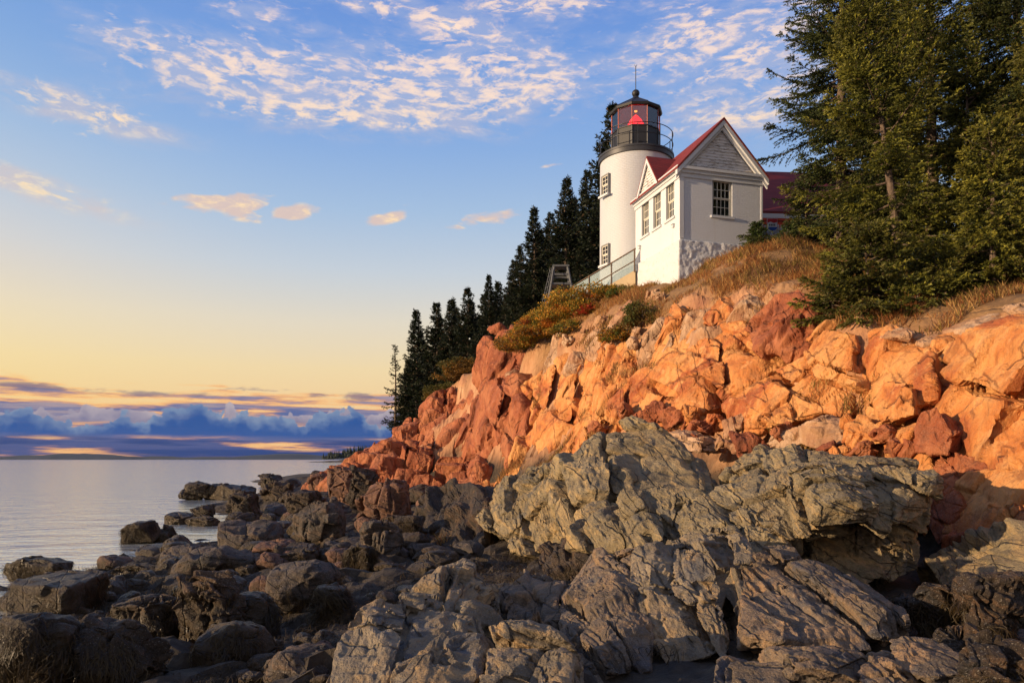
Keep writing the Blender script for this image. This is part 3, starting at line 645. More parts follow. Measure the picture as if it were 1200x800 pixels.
for px, py, Y, s_, m in [(735,478,25.6,1.0,'red'),(752,492,25,.9,'red'),(770,484,24.4,1.1,'red'),(790,492,23.8,1.1,'red'),(808,486,23.4,1.0,'pink'),(826,500,22.6,1.2,'red'),(842,492,22.4,.9,'pink'),(856,506,21.8,1.1,'tan'),
                         (872,520,20.8,1.2,'red'),(884,500,21,.9,'pink'),(850,524,21,.8,'tan'),(902,492,20.2,.7,'pink'),(920,508,19.4,.8,'red'),(1040,508,16.4,.8,'red'),(1052,528,15.8,.9,'red'),(1010,530,16.8,.8,'red'),(1000,500,17.6,.5,'pink'),
                         (970,530,17.6,.8,'red'),(1066,512,15.7,.5,'pink'),(700,500,28,1.0,'red'),(1044,492,16.4,.5,'pink'),(812,516,21.9,.6,'red'),(1130,640,13,.7,'red'),(1180,650,12,.8,'red'),(868,494,21.6,.6,'tan'),(985,532,17,.5,'pink')]:
    rock('boulder', chip(px, py, Y, s_), m, 5, 'granite', .45, label='angular pink granite block fallen below the orange cliff', group=PK)
for px, py, Y, s_ in [(704,376,33.6,.9),(716,392,31.5,.7),(742,372,31.2,.9),(760,365,30.4,.7),(728,366,32.4,.7),(752,392,29.4,.8),(775,352,30,.8),(742,400,29,.6),(690,388,34.4,.8),(668,398,35.6,.9),(764,344,31.6,.7),(790,342,31.2,.6)]:
    rock('boulder', chip(px, py, Y, s_), 'tan', 5, 'granite', .4, label='pale broken stone on the slope below the white building', group='broken stones on the slope below the white building')

# grey ledges in front
LG = 'rock ledge'
rock('rock_ledge', front([(648,566,16.2),(656,532,16.4),(690,506,16.8),(740,487,17),(792,512,16.4),(842,556,15.2),(850,588,14),(800,604,13.6),(700,642,13.2),(664,644,13.8),(650,604,15)], (1.5, 2.6, -1.5), [(690,560,14.8)]), 'grey', 7, 'gneiss', 1.3, 60, label='large greenish grey ledge rising to a blunt peak below the orange cliff', cat=LG)
rock('rock_ledge', front([(662,644,13.2),(668,604,13.4),(720,578,13.2),(790,566,13),(862,572,12.6),(905,590,12),(882,628,11.4),(800,644,11.6),(720,654,12.2)], (.8, 2.4, -.8)), 'grey', 7, 'gneiss', .8, label='low broken grey ledge across the foot of the blunt peak', cat=LG)
rock('rock_ledge', front([(846,560,15),(880,530,15.4),(930,518,15),(990,528,14),(1010,560,12.6),(930,590,12.4),(870,590,13.4)], (.8, 2, -.8)), 'grey', 7, 'gneiss', .8, label='jagged grey ledge behind the overhanging block', cat=LG)
rock('rock_ledge', front([(926,612,11),(931,572,11.2),(975,552,11.6),(1002,556,11.5),(1026,606,10.7),(1010,622,10.6),(938,626,10.7)], (.5, 1.8, .1), [(965,590,10.6)]), 'grey', 7, 'gneiss', .8, 60, label='overhanging square cut grey block above the dark hollow', cat=LG)
rock('rock_ledge', front([(998,548,12),(1060,540,12),(1094,546,11.6),(1092,602,11.4),(1040,630,10.9),(1012,612,11),(1000,580,11.4)], (.6, 1.8, .1)), 'grey', 7, 'gneiss', .9, 60, label='grey ledge with a sharp right edge against the red rock', cat=LG)
rock('rock_ledge', front([(868,622,12.2),(930,590,12.4),(1092,585,12),(1075,670,11.6),(1002,698,11.2),(930,696,11.4),(870,650,12)], (.4, 2, 0)), 'grey', 7, 'gneiss', .9, label='recessed grey rock face in shade under the overhanging block', cat=LG)
rock('rock_ledge', front([(800,640,11.6),(850,600,12),(930,568,12),(936,640,11.1),(890,662,10.8),(830,655,11)], (.5, 1.6, -.5)), 'grey', 7, 'gneiss', .7, label='sloping grey ramp leading up to the overhanging block', cat=LG)
rock('rock_ledge', front([(750,650,9.4),(762,638,9.6),(792,628,9.6),(860,630,9.2),(878,648,8.9),(874,705,8.2),(850,770,7.6),(782,782,7.6),(750,705,8.4)], (.5, 1.6, -.3)), 'greyblue', 7, 'gneiss', .9, 60, label='blue grey block with a flat top and a deep curved crack on its right', cat=LG)
rock('rock_ledge', front([(870,650,9),(892,644,9.3),(930,648,9.2),(992,680,8.6),(1060,722,7.8),(1068,750,7.3),(962,764,7.1),(868,764,7.3)], (.5, 2, -.6)), 'jointed', 7, 'jointed', 1.0, 60, label='dark banded ledge cut by straight parallel joints', cat=LG)
rock('rock_ledge', front([(848,765,6.3),(900,758,6.7),(962,755,6.7),(1060,752,6.7),(1112,766,6.4),(1158,805,5.8),(1160,850,5.4),(846,850,5.5)], (.3, 1, -.9)), 'jointed', 7, 'gneiss', .6, 60, label='low lichen patched ledge along the bottom edge with diagonal cracks', cat=LG)
rock('rock_ledge', front([(376,812,6.6),(384,764,7),(420,706,7.8),(470,690,8.4),(556,700,8.3),(574,760,7.1),(564,806,6.4),(520,850,5.9),(400,850,6)], (.5, 1.4, -1.2)), 'greyblue', 7, 'gneiss', .8, 60, label='large foreground ledge with a sunlit left flank and bluish top', cat=LG)
rock('rock_ledge', front([(462,700,8.6),(500,678,9.2),(540,654,9.8),(558,672,9.4),(562,712,8.6),(520,720,8.1)], (.3, 1, -.5)), 'greyblue', 6, 'gneiss', .5, label='small pointed rock on the back of the foreground ledge', cat=LG)
rock('rock_ledge', front([(568,748,6.7),(600,741,6.9),(642,746,6.8),(670,772,6.4),(668,850,5.5),(568,850,5.6)], (.2, .9, -.4)), 'greyblue', 7, 'gneiss', .6, 60, label='square foreground block with a swirled ochre and blue face', cat=LG)
rock('rock_ledge', front([(700,650,10),(744,640,9.8),(762,700,8.6),(760,790,7.4),(700,805,7),(650,770,7.8),(652,715,8.8)], (.5, 1.4, -.4)), 'jointed', 7, 'jointed', .7, label='steep stack of splintered layers beside the flat topped block', cat=LG)
rock('rock_ledge', front([(655,700,9.4),(700,640,10.4),(715,650,9.8),(690,720,8.6),(660,760,8)], (.4, 1.2, -.4)), 'jointed', 6, 'jointed', .5, label='leaning splinter of rock left of the layered stack', cat=LG)
rock('rock_ledge', front([(575,690,10),(620,670,10.4),(660,690,9.6),(650,730,8.6),(600,740,8.6)], (.4, 1.2, -.4)), 'jointed', 6, 'gneiss', .5, label='low dark rock in the gap behind the square foreground block', cat=LG)
rock('rock_ledge', front([(560,600,19.5),(590,560,20),(640,545,18.6),(660,560,17),(660,640,15.4),(600,645,17)], (1, 2, -.5)), 'grey', 7, 'gneiss', 1.0, label='dim grey ledge left of the blunt peak above the seaweed', cat=LG)
rock('rock_ledge', front([(630,640,15),(665,620,14.4),(690,650,13),(680,690,12),(630,690,13.2)], (.8, 1.6, -.4)), 'shore', 6, 'gneiss', .8, label='dark broken rock under the left end of the broken ledge', cat=LG)
rock('rock_ledge', front([(470,610,25),(500,575,25),(550,560,23),(575,580,21),(560,640,18.6),(500,640,20.5)], (1.5, 2.5, -.5)), 'shore', 6, 'gneiss', 1.1, label='dark layered ledge below the red wall with seaweed at its foot', cat=LG)
rock('rock_ledge', front([(1085,662,11.6),(1130,640,12),(1200,624,11.4),(1290,650,10),(1240,710,9.4),(1110,700,10.4)], (1, 2, -.4)), 'grey', 6, 'gneiss', .8, label='grey ledge with an orange crest under the right wall', cat=LG)
rock('rock_ledge', front([(1080,700,11),(1140,690,11),(1150,730,10),(1080,750,9.8)], (.6, 1.2, -.3)), 'shore', 6, 'gneiss', .6, label='dark rock deep in the shaded hollow on the right', cat=LG)

# boulders of the shore: photo box (left, top, right, bottom), height of the foot, stone
def box_boulder(x0, y0, x1, y1, zb, m, label, lvl=6, style='worn', k=None, pn=22, cat='boulder', group=None, flat_=.9, n=24):
    Y = max(5.5, (H - zb) * F / (y1 - 538)); Y = min(Y, 130); w_ = (x1 - x0) / F * Y; h_ = (y1 - y0) / F * Y
    c = P((x0 + x1) / 2, (y0 + y1) / 2, Y); dpt = min(w_, 2.2 * h_ + .2) * flat_; c = c + np.array([0, dpt * .5, -.06 * h_])
    q_ = rng.normal(size=(n, 3)); q_ /= np.linalg.norm(q_, axis=1, keepdims=True)
    q_ = np.sign(q_) * np.abs(q_) ** .75; q_ /= np.abs(q_).max(0)
    pts = c + q_ * np.array([w_ / 2, dpt / 2, h_ * .58])
    return rock('boulder', pts, m, lvl, style, k or max(.25, min(1.6, (w_ * h_) ** .5 * .55)), pn, label, cat, group)
for a in [
    (290,662,392,728,.35,'slab','big smooth boulder with a lilac brown top amid the seaweed'),
    (186,672,272,765,.35,'shore','ridged dark boulder with pale stripes beside the smooth one'),
    (196,740,306,812,.4,'weedrock','round black weed covered boulder at the bottom left of the ledge'),
    (30,742,170,830,.5,'shore','grooved dark boulder at the bottom edge with a pale crest'),
    (-40,718,66,840,.5,'weedrock','black weed draped boulder in the bottom left corner'),
    (-20,676,96,728,.1,'weedrock','long dark boulder at the left edge near the water'),
    (-5,656,66,682,.05,'weedrock','low dark rock at the water line on the left edge'),
    (292,768,400,836,.5,'slab','smooth pale slab lying against the foreground ledge'),
    (182,648,292,692,.1,'slab','wide grey boulder with a rounded back near the water'),
    (176,640,240,672,.0,'slab','light grey boulder behind the wide rounded one'),
    (118,664,166,694,-.05,'shore','small pointed dark boulder by the tide edge'),
    (78,672,124,700,-.05,'shore','dark boulder between the long one and the pointed one'),
    (236,610,322,656,.15,'slab','pale cracked boulder at the head of the little cove'),
    (130,611,176,640,-.05,'weedrock','dark double humped rock standing in the sea'),
    (168,620,200,637,-.05,'weedrock','low round rock standing in the sea beside the double humped one'),
    (184,600,220,616,-.05,'weedrock','brown rock in the sea behind the cove mouth'),
    (216,592,248,608,-.05,'shore','grey topped rock in the sea close to the point'),
    (210,605,252,618,-.05,'weedrock','flat dark rock awash in front of the grey topped one'),
    (198,565,252,587,-.05,'weedrock','long dark reef rock farthest out in the sea'),
    (236,568,294,587,-.05,'weedrock','dark reef rock joining the point to the far reef'),
    (294,553,326,571,.0,'shore','grey humped rock at the tip of the point'),
    (262,578,302,606,.2,'shore','dark boulder above the reef on the point'),
    (300,566,342,592,.4,'shore','brown boulder halfway along the point'),
    (258,600,300,618,.1,'shore','brown wet boulder just above the cove'),
    (338,588,400,644,.5,'slab','leaning grey slab with fine cracks'),
    (402,548,440,602,1.0,'shore','blocky dark boulder with a pale cap in front of the pink one'),
    (374,546,420,588,1.0,'brown','pink topped boulder next to the blocky dark one'),
    (408,564,478,614,.9,'brown','rust red boulder catching the sun below the cliff end'),
    (416,612,470,658,.7,'slab','grey tilted slab among the brown seaweed'),
    (286,636,346,664,.4,'brown','low reddish boulder behind the big smooth one'),
    (320,640,372,668,.45,'shore','brown boulder with a knobbed top behind the big smooth one'),
    (396,640,440,676,.5,'weedrock','weed covered hump right of the big smooth boulder'),
    (352,690,408,742,.45,'weedrock','weed covered hump in front of the big smooth boulder'),
    (236,700,320,752,.4,'weedrock','low weedy boulder between the striped and the smooth boulder'),
    (100,700,200,760,.35,'shore','dark flat boulder left of the striped one'),
    (356,556,384,578,.9,'brown','small reddish boulder on the shoulder of the point'),
    (440,600,500,640,.8,'shore','broken dark boulder right under the rust red one'),
    (330,572,372,600,.6,'shore','dark boulder above the leaning slab'),
    (1146,672,1230,768,1.2,'shore','large brown boulder at the right edge with a sunlit top'),
    (1084,688,1150,756,1.2,'shore','flat faced brown boulder in front of the hollow'),
    (1110,732,1166,790,1.3,'shore','small angular dark boulder near the right corner'),
    (1150,760,1240,830,1.4,'shore','dark boulder in the bottom right corner'),
    (1060,700,1100,740,1.1,'shore','dark stone inside the shaded hollow'),
    (700,560,760,590,3.0,'grey',None)]:
    if a[6] is None: continue
    box_boulder(*a, style='granite' if a[5] in ('slab', 'brown') and a[0] > 330 else ('gneiss' if a[5] == 'shore' or a[0] % 3 == 0 else 'worn'))
# stones between them: a few shapes, many copies
protos = []
for i in range(6):
    q_ = rng.normal(size=(30, 3)); q_ /= np.linalg.norm(q_, axis=1, keepdims=True); q_ *= np.array([.5, .42, .34])
    o = rock('stone', q_, ('shore', 'weedrock', 'shore', 'weedrock', 'brown', 'slab')[i], 5, 'worn', .45, 16, 'small dark stone among the boulders of the low shore', 'stone', 'small stones between the shore boulders')
    if i > 3: o['label'] = ('small reddish stone among the boulders of the low shore', 'small pale grey stone among the boulders of the low shore')[i - 4]; o['group'] = ('small reddish stones of the low shore', 'small grey stones of the low shore')[i - 4]
    o.location = (0, 0, -50); protos.append(o)
used = set(); cnt = 0
while cnt < 285:
    px, py = rng.uniform(0, 560), rng.uniform(566, 800)
    zz = .3
    for _ in range(4): Y = (H - zz) * F / (py - 538); X = (px - 600) / F * Y; zz = gz(X, Y)
    if zz < -.08 or zz > 2.2 or Y > 95: continue
    s_ = rng.uniform(18, 52) / F * Y * (.7 if Y < 15 else 1)
    i = int(rng.choice([0, 1, 2, 3, 0, 1, 2, 3, 4, 5])); o = protos[i]
    if i in used: o = o.copy(); COL.objects.link(o)
    used.add(i); o.location = (X, Y, zz + .08 * s_); o.rotation_euler = (rng.uniform(-.4, .4), rng.uniform(-.4, .4), rng.uniform(0, 6.28)); o.scale = (s_ * rng.uniform(.8, 1.3), s_, s_ * rng.uniform(.7, 1.1)); cnt += 1
# ------------------------------------------------------------------ mesh collector for built things
class MB:
    def __init__(s): s.v = []; s.f = []
    def poly(s, vs, fs):
        n = len(s.v); s.v += [tuple(map(float, x)) for x in vs]; s.f += [tuple(i + n for i in q_) for q_ in fs]
    def box(s, x0, x1, y0, y1, z0, z1):
        s.poly([(x0,y0,z0),(x1,y0,z0),(x1,y1,z0),(x0,y1,z0),(x0,y0,z1),(x1,y0,z1),(x1,y1,z1),(x0,y1,z1)], [(0,3,2,1),(4,5,6,7),(0,1,5,4),(1,2,6,5),(2,3,7,6),(3,0,4,7)])
    def bar(s, a, b, r, n=6):
        a, b = Vector(a), Vector(b); d = (b - a).normalized(); x = d.orthogonal().normalized(); y = d.cross(x); vs = []
        for p in (a, b):
            for k in range(n): th = 2 * math.pi * (k + .5) / n; vs.append(p + x * r * math.cos(th) + y * r * math.sin(th))
        s.poly(vs, [tuple(range(n - 1, -1, -1)), tuple(range(n, 2 * n))] + [(k, (k + 1) % n, n + (k + 1) % n, n + k) for k in range(n)])
    def path(s, pts, r, n=6, closed=False):
        m_ = len(pts)
        for i in range(m_ if closed else m_ - 1): s.bar(pts[i], pts[(i + 1) % m_], r, n)
    def slab(s, ring, off):
        """a flat ring of points pushed through by a vector"""
        n = len(ring); o = Vector(off); s.poly(list(ring) + [Vector(p) + o for p in ring], [tuple(range(n - 1, -1, -1)), tuple(range(n, 2 * n))] + [(k, (k + 1) % n, n + (k + 1) % n, n + k) for k in range(n)])
    def lathe(s, prof, n=48, c=(0, 0), ph=0.0, cap=True):
        vs = [(c[0] + r * math.cos(2 * math.pi * k / n + ph), c[1] + r * math.sin(2 * math.pi * k / n + ph), z) for r, z in prof for k in range(n)]
        fs = [(j * n + k, j * n + (k + 1) % n, (j + 1) * n + (k + 1) % n, (j + 1) * n + k) for j in range(len(prof) - 1) for k in range(n)]
        if cap: fs += [tuple(range(n - 1, -1, -1)), tuple((len(prof) - 1) * n + k for k in range(n))]
        s.poly(vs, fs)
    def build(s, name, m, parent=None, smooth=False, bevel=0.0):
        me = bpy.data.meshes.new(name); me.from_pydata(s.v, [], s.f); bm = bmesh.new(); bm.from_mesh(me); bmesh.ops.recalc_face_normals(bm, faces=bm.faces); bm.to_mesh(me); bm.free()
        me.materials.append(m); o = bpy.data.objects.new(name, me); COL.objects.link(o)
        if parent: o.parent = parent
        if smooth:
            me.polygons.foreach_set('use_smooth', [True] * len(me.polygons)); me.set_sharp_from_angle(angle=R(40))
        if bevel:
            bv_ = o.modifiers.new('bevel', 'BEVEL'); bv_.width = bevel; bv_.segments = 1; bv_.limit_method = 'ANGLE'
        return o

def brick_mat(name, c, round_=False):
    m, t, b = mat(name); tc = t.new('ShaderNodeTexCoord').outputs['Object']; x, y, z = t.sep(tc)
    a = t.m('MULTIPLY', t.m('ARCTAN2', y, x), 1.86) if round_ else t.m('ADD', x, y)
    v = t.xyz(a, z, 0.0); br = t.new('ShaderNodeTexBrick'); t.l.new(v, br.inputs['Vector'])
    br.inputs['Scale'].default_value = 1; br.inputs['Brick Width'].default_value = .23; br.inputs['Row Height'].default_value = .085; br.inputs['Mortar Size'].default_value = .008; br.inputs['Mortar Smooth'].default_value = .4
    n = t.noise(tc, 1.2, 5, .6); n2 = t.noise(tc, 9, 5, .7); st = t.noise(t.vm('MULTIPLY', tc, (5, 5, .5)), 1, 5, .6)
    col = t.mix(n, [v_ * .92 for v_ in c], c)
    col = t.mix(t.m('MULTIPLY', t.sstep(st, .52, .74), .30), col, (.50, .46, .42))
    col = t.mix(t.m('MULTIPLY', t.sstep(n2, .66, .74), .55), col, (.36, .25, .20))
    t.l.new(col, b.inputs['Base Color']); b.inputs['Roughness'].default_value = .6
    h = t.m('ADD', t.m('MULTIPLY', br.outputs['Fac'], -1.0), t.m('MULTIPLY', n2, .5)); bp = t.new('ShaderNodeBump'); bp.inputs['Strength'].default_value = .7; bp.inputs['Distance'].default_value = .018
    t.l.new(h, bp.inputs['Height']); t.l.new(bp.outputs[0], b.inputs['Normal']); return m
def paint_mat(name, c, worn, amt=.5):
    m, t, b = mat(name); tc = t.new('ShaderNodeTexCoord').outputs['Object']
    n = t.noise(t.vm('MULTIPLY', tc, (2, 2, 9)), 2.2, 6, .7); n2 = t.noise(tc, 1.5, 4)
    f = t.m('MULTIPLY', t.sstep(t.m('ADD', n, t.m('MULTIPLY', n2, .3)), .92 - amt * .4, 1.02 - amt * .4), .85)
    t.l.new(t.mix(f, c, worn), b.inputs['Base Color']); b.inputs['Roughness'].default_value = .55; return m
def shingle_mat(name, c):
    m, t, b = mat(name); tc = t.new('ShaderNodeTexCoord').outputs['Object']; x, y, z = t.sep(tc)
    br = t.new('ShaderNodeTexBrick'); t.l.new(t.xyz(t.m('ADD', y, t.m('MULTIPLY', x, .3)), z, 0.0), br.inputs['Vector']); br.inputs['Scale'].default_value = 1
    br.inputs['Brick Width'].default_value = .3; br.inputs['Row Height'].default_value = .11; br.inputs['Mortar Size'].default_value = .006
    br.inputs['Color1'].default_value = (*[v * .8 for v in c], 1); br.inputs['Color2'].default_value = (*[min(1, v * 1.2) for v in c], 1); br.inputs['Mortar'].default_value = (*[v * .45 for v in c], 1)
    col = t.mix(t.m('MULTIPLY', t.noise(tc, 2.0, 5), .5), br.outputs['Color'], [v * .7 for v in c])
    t.l.new(col, b.inputs['Base Color']); b.inputs['Roughness'].default_value = .8
    bp = t.new('ShaderNodeBump'); bp.inputs['Distance'].default_value = .02; t.l.new(br.outputs['Fac'], bp.inputs['Height']); bp.invert = True; t.l.new(bp.outputs[0], b.inputs['Normal']); return m
def glass_mat(name, tint=(1, 1, 1), refl=.35, alpha=.25, dark=(.02, .022, .025)):
    m, t, b = mat(name); t.n.remove(b); gl = t.new('ShaderNodeBsdfGlossy'); gl.inputs['Roughness'].default_value = .02; tr = t.new('ShaderNodeBsdfTransparent'); tr.inputs[0].default_value = (*tint, 1)
    fr = t.new('ShaderNodeFresnel'); fr.inputs[0].default_value = 1.5; mx = t.new('ShaderNodeMixShader'); t.l.new(t.m('ADD', fr.outputs[0], refl, clamp=True), mx.inputs[0])
    t.l.new(tr.outputs[0], mx.inputs[1]); t.l.new(gl.outputs[0], mx.inputs[2]); t.l.new(mx.outputs[0], t.n['Material Output'].inputs[0]); return m
M['wall'] = brick_mat('white_painted_brick', (.64, .655, .685)); M['tower'] = brick_mat('white_tower_brick', (.50, .515, .545), True)
M['trim'] = paint_mat('white_trim', (.54, .55, .565), (.36, .35, .30), .42); M['siding'] = paint_mat('peeling_siding', (.66, .64, .63), (.22, .18, .15), .66)
M['casing'] = flat('grey_casing', (.22, .22, .21), .6); M['sash'] = flat('cream_sash', (.66, .62, .52), .5); M['roof'] = shingle_mat('red_shingle', (.20, .018, .012))
M['black'] = flat('black_iron', (.012, .012, .014), .55, 0); M['deck'] = flat('slate_iron', (.035, .036, .042), .45, .2); M['iron'] = flat('dark_rail', (.03, .03, .032), .45, .5)
M['pane'] = glass_mat('window_glass', (.55, .58, .6), .10); M['dim'] = flat('dim_room', (.06, .05, .045), .9); M['lpane'] = glass_mat('lantern_glass', (.94, .86, .85), .09)
M['rust'] = flat('rusty_rail', (.13, .085, .055), .7, .2, .4); M['concrete'] = flat('tan_concrete', (.42, .32, .19), .85, 0, .2, 3, .3); M['greywood'] = flat('weathered_grey_wood', (.085, .09, .10), .8, 0, .35, 9, .4)
M['redwin'] = flat('copper_frame', (.25, .06, .04), .4, .3)
def lit(name, c, st):
    m, t, b = mat(name); b.inputs['Base Color'].default_value = (*[x * .5 for x in c], 1); b.inputs['Emission Color'].default_value = (*c, 1); b.inputs['Emission Strength'].default_value = st; b.inputs['Roughness'].default_value = .2; return m
M['beacon'] = lit('red_beacon', (1.0, .004, .008), 1.7); M['bulb'] = lit('amber_bulb', (1.0, .35, .06), 2.0)
def mesh_net():
    m, t, b = mat('wire_mesh'); tc = t.new('ShaderNodeTexCoord').outputs['Object']; x, y, z = t.sep(tc); a = t.m('ADD', x, z); c = t.m('SUBTRACT', x, z)
    lines = t.m('MAXIMUM', t.m('GREATER_THAN', t.m('FRACT', t.m('MULTIPLY', a, 14.0)), .68), t.m('GREATER_THAN', t.m('FRACT', t.m('MULTIPLY', c, 14.0)), .68))
    b.inputs['Base Color'].default_value = (.16, .22, .25, 1); b.inputs['Metallic'].default_value = .3; b.inputs['Roughness'].default_value = .5
    t.l.new(t.m('MAXIMUM', lines, .18), b.inputs['Alpha']); return m
M['net'] = mesh_net()

M['darkpane'] = flat('dark_window_glass', (.025, .025, .028), .08)
def window(par, w_, h_, z0, cx, face, cols=4, rows=4, curtain=True):
    """opening centred at cx along the wall; face(x, depth, z) -> local point; builds casing, sash, glass, sill"""
    def bx(mb, a0, a1, d0, d1, z0_, z1_):
        vs = [face(a, d, z) for z in (z0_, z1_) for d in (d0, d1) for a in (a0, a1)]
        mb.poly(vs, [(0,1,3,2),(4,6,7,5),(0,4,5,1),(2,3,7,6),(0,2,6,4),(1,5,7,3)])
    x0, x1, z1 = cx - w_ / 2, cx + w_ / 2, z0 + h_
    c = MB()
    for q_ in ((x0, x0 + .055, z0, z1), (x1 - .055, x1, z0, z1), (x0 + .056, x1 - .056, z1 - .06, z1), (x0 + .056, x1 - .056, z0, z0 + .045)): bx(c, q_[0], q_[1], .045, .20, q_[2], q_[3])
    win = c.build('window', M['casing'], par)
    sx0, sx1, sz0, sz1 = x0 + .057, x1 - .057, z0 + .047, z1 - .062; mid = (sz0 + sz1) / 2; s_ = MB()
    for (a, b_, d) in ((sz0, mid, .115), (mid, sz1, .085)):
        for q_ in ((sx0, sx0 + .04, a, b_), (sx1 - .04, sx1, a, b_), (sx0 + .041, sx1 - .041, a, a + .04), (sx0 + .041, sx1 - .041, b_ - .04, b_)): bx(s_, q_[0], q_[1], d, d + .035, q_[2], q_[3])
        for i in range(1, cols): xx = sx0 + .04 + (sx1 - sx0 - .08) * i / cols; bx(s_, xx - .012, xx + .012, d + .006, d + .03, a + .041, b_ - .041)
        for j in range(1, rows // 2): zz = a + .04 + (b_ - a - .08) * j / (rows // 2); bx(s_, sx0 + .041, sx1 - .041, d + .004, d + .028, zz - .012, zz + .012)
    s_.build('sash', M['sash'], win)
    p = MB(); bx(p, sx0 + .02, sx1 - .02, .128, .133, sz0 + .02, sz1 - .02); p.build('pane', M['pane'] if curtain else M['darkpane'], win)
    if curtain:
        r_ = MB(); bx(r_, sx0, sx0 + .30 * (sx1 - sx0), .19, .20, sz0, sz1); bx(r_, sx1 - .24 * (sx1 - sx0), sx1, .19, .20, sz0, mid + .2); r_.build('curtain', M['sash'], win)
    l_ = MB(); bx(l_, x0 - .10, x1 + .10, -.07, .06, z0 - .10, z0 - .002); l_.build('sill', M['trim'], win)
    return win
def holed(mb, length, z0, z1, holes, face, th=.22):
    """wall from a=0..length with window holes (centre, width, z0, height)"""
    def bx(a0, a1, c0, c1):
        if a1 - a0 < 1e-4 or c1 - c0 < 1e-4: return
        vs = [face(a, d, z) for z in (c0, c1) for d in (0, th) for a in (a0, a1)]
        mb.poly(vs, [(0,1,3,2),(4,6,7,5),(0,4,5,1),(2,3,7,6),(0,2,6,4),(1,5,7,3)])
    x = 0
    for c, w_, hz, hh in sorted(holes):
        bx(x, c - w_ / 2, z0, z1); bx(c - w_ / 2, c + w_ / 2, z0, hz); bx(c - w_ / 2, c + w_ / 2, hz + hh, z1); x = c + w_ / 2
    bx(x, length, z0, z1)

# ------------------------------------------------------------------ brick stair house
HA = R(15.5); Wd, Ln = 4.04, 4.5; ZB = 10.2; EAVE = 15.75 - ZB; APEX = 18.05 - ZB; FND = 12.62 - ZB
hs = empty('brick_house', (7.27, 32.0, ZB), HA)
tag(hs, 'small white painted brick house with red roof and peeling gable beside the tower', 'house')
fr = lambda a, d, z: (a, d, z); lf = lambda a, d, z: (d, a, z)
WZ0, WH = 13.88 - ZB, 1.62
wl = MB(); holed(wl, Wd, FND, EAVE, [(2.06, .98, WZ0, WH)], fr); lw = MB()
holed(lw, Ln - .22, FND, EAVE, [(.92 - .22, .78, WZ0, WH), (2.19 - .22, .78, WZ0, WH), (3.42 - .22, .78, WZ0, WH)], lambda a, d, z: (d, a + .22, z))
wl.v += []; n_ = len(wl.v); wl.v += lw.v; wl.f += [tuple(i + n_ for i in f) for f in lw.f]
wl.box(Wd - .22, Wd, .22, Ln, FND, EAVE); wl.box(.22, Wd - .22, Ln - .22, Ln, FND, EAVE)
wl.build('wall', M['wall'], hs)
fl_ = MB(); fl_.box(.2, Wd - .2, .25, Ln - .2, WZ0 - .6, WZ0 - .5); fl_.box(1.2, 1.3, .23, Ln - .23, WZ0 - .5, EAVE); fl_.build('inner_wall', M['dim'], hs)
window(hs, .96, WH, WZ0, 2.06, fr)
for c in (.92, 2.19, 3.42): window(hs, .76, WH, WZ0, c, lf, 4, 4)
# rubble footing: a displaced box skirt
def footing():
    xs = np.arange(-.13, Wd + .131, .05); ys = np.arange(-.13, Ln + .131, .05); zs = np.arange(-2.0, FND + .12, .05); loop = [(x, -.13) for x in xs] + [(Wd + .13, y) for y in ys[1:]] + [(x, Ln + .13) for x in xs[::-1][1:]] + [(-.13, y) for y in ys[::-1][1:-1]]
    lp = np.array(loop); n = len(lp); cx, cy = Wd / 2, Ln / 2
    V = np.array([(x, y, z) for z in zs for x, y in lp]); N = np.zeros_like(V); N[:, 0] = np.where(np.abs(V[:, 0] - cx) > cx + .12, np.sign(V[:, 0] - cx), 0); N[:, 1] = np.where(np.abs(V[:, 1] - cy) > cy + .12, np.sign(V[:, 1] - cy), 0)
    F1, F2, v, rid = worley((V + .05 * fbm(V / .3, 2, 3)[:, None]) / np.array([.50, .50, .22]), 77)
    d = (rid[:, 0] - .5) * .018 + .008 * smooth(F2 - F1, 0, .12) + fbm(V / .16, 5, 4) * .022 - .02 + .10 * np.clip((FND - V[:, 2]) / 3, 0, 1)
    top = V[:, 2] > zs[-1] - .01; V = V + N * d[:, None]; V[top, 0] = np.clip(V[top, 0], -.02, Wd + .02); V[top, 1] = np.clip(V[top, 1], -.02, Ln + .02)
    i = np.arange(len(zs) - 1)[:, None] * n; k = np.arange(n)[None]; k2 = (k + 1) % n
    return V, np.stack([(i + k).ravel(), (i + k2).ravel(), (i + n + k2).ravel(), (i + n + k).ravel()], 1)
fv, ff = footing()
def rubble_mat():
    m, t, b = mat('whitewashed_rubble'); tc = t.new('ShaderNodeTexCoord').outputs['Object']; n = t.noise(tc, 3.5, 6, .7); n2 = t.noise(tc, 11, 4, .65)
    col = t.mix(t.m('MULTIPLY', t.sstep(n, .58, .7), .4), (.56, .57, .59), (.46, .43, .39)); col = t.mix(t.m('MULTIPLY', t.sstep(n2, .6, .7), .6), col, (.25, .19, .15))
    t.l.new(col, b.inputs['Base Color']); b.inputs['Roughness'].default_value = .75; bp = t.new('ShaderNodeBump'); bp.inputs['Distance'].default_value = .03; t.l.new(n2, bp.inputs['Height']); t.l.new(bp.outputs[0], b.inputs['Normal']); return m
M['rubble'] = rubble_mat(); npmesh('foundation', fv, ff, M['rubble'], hs)
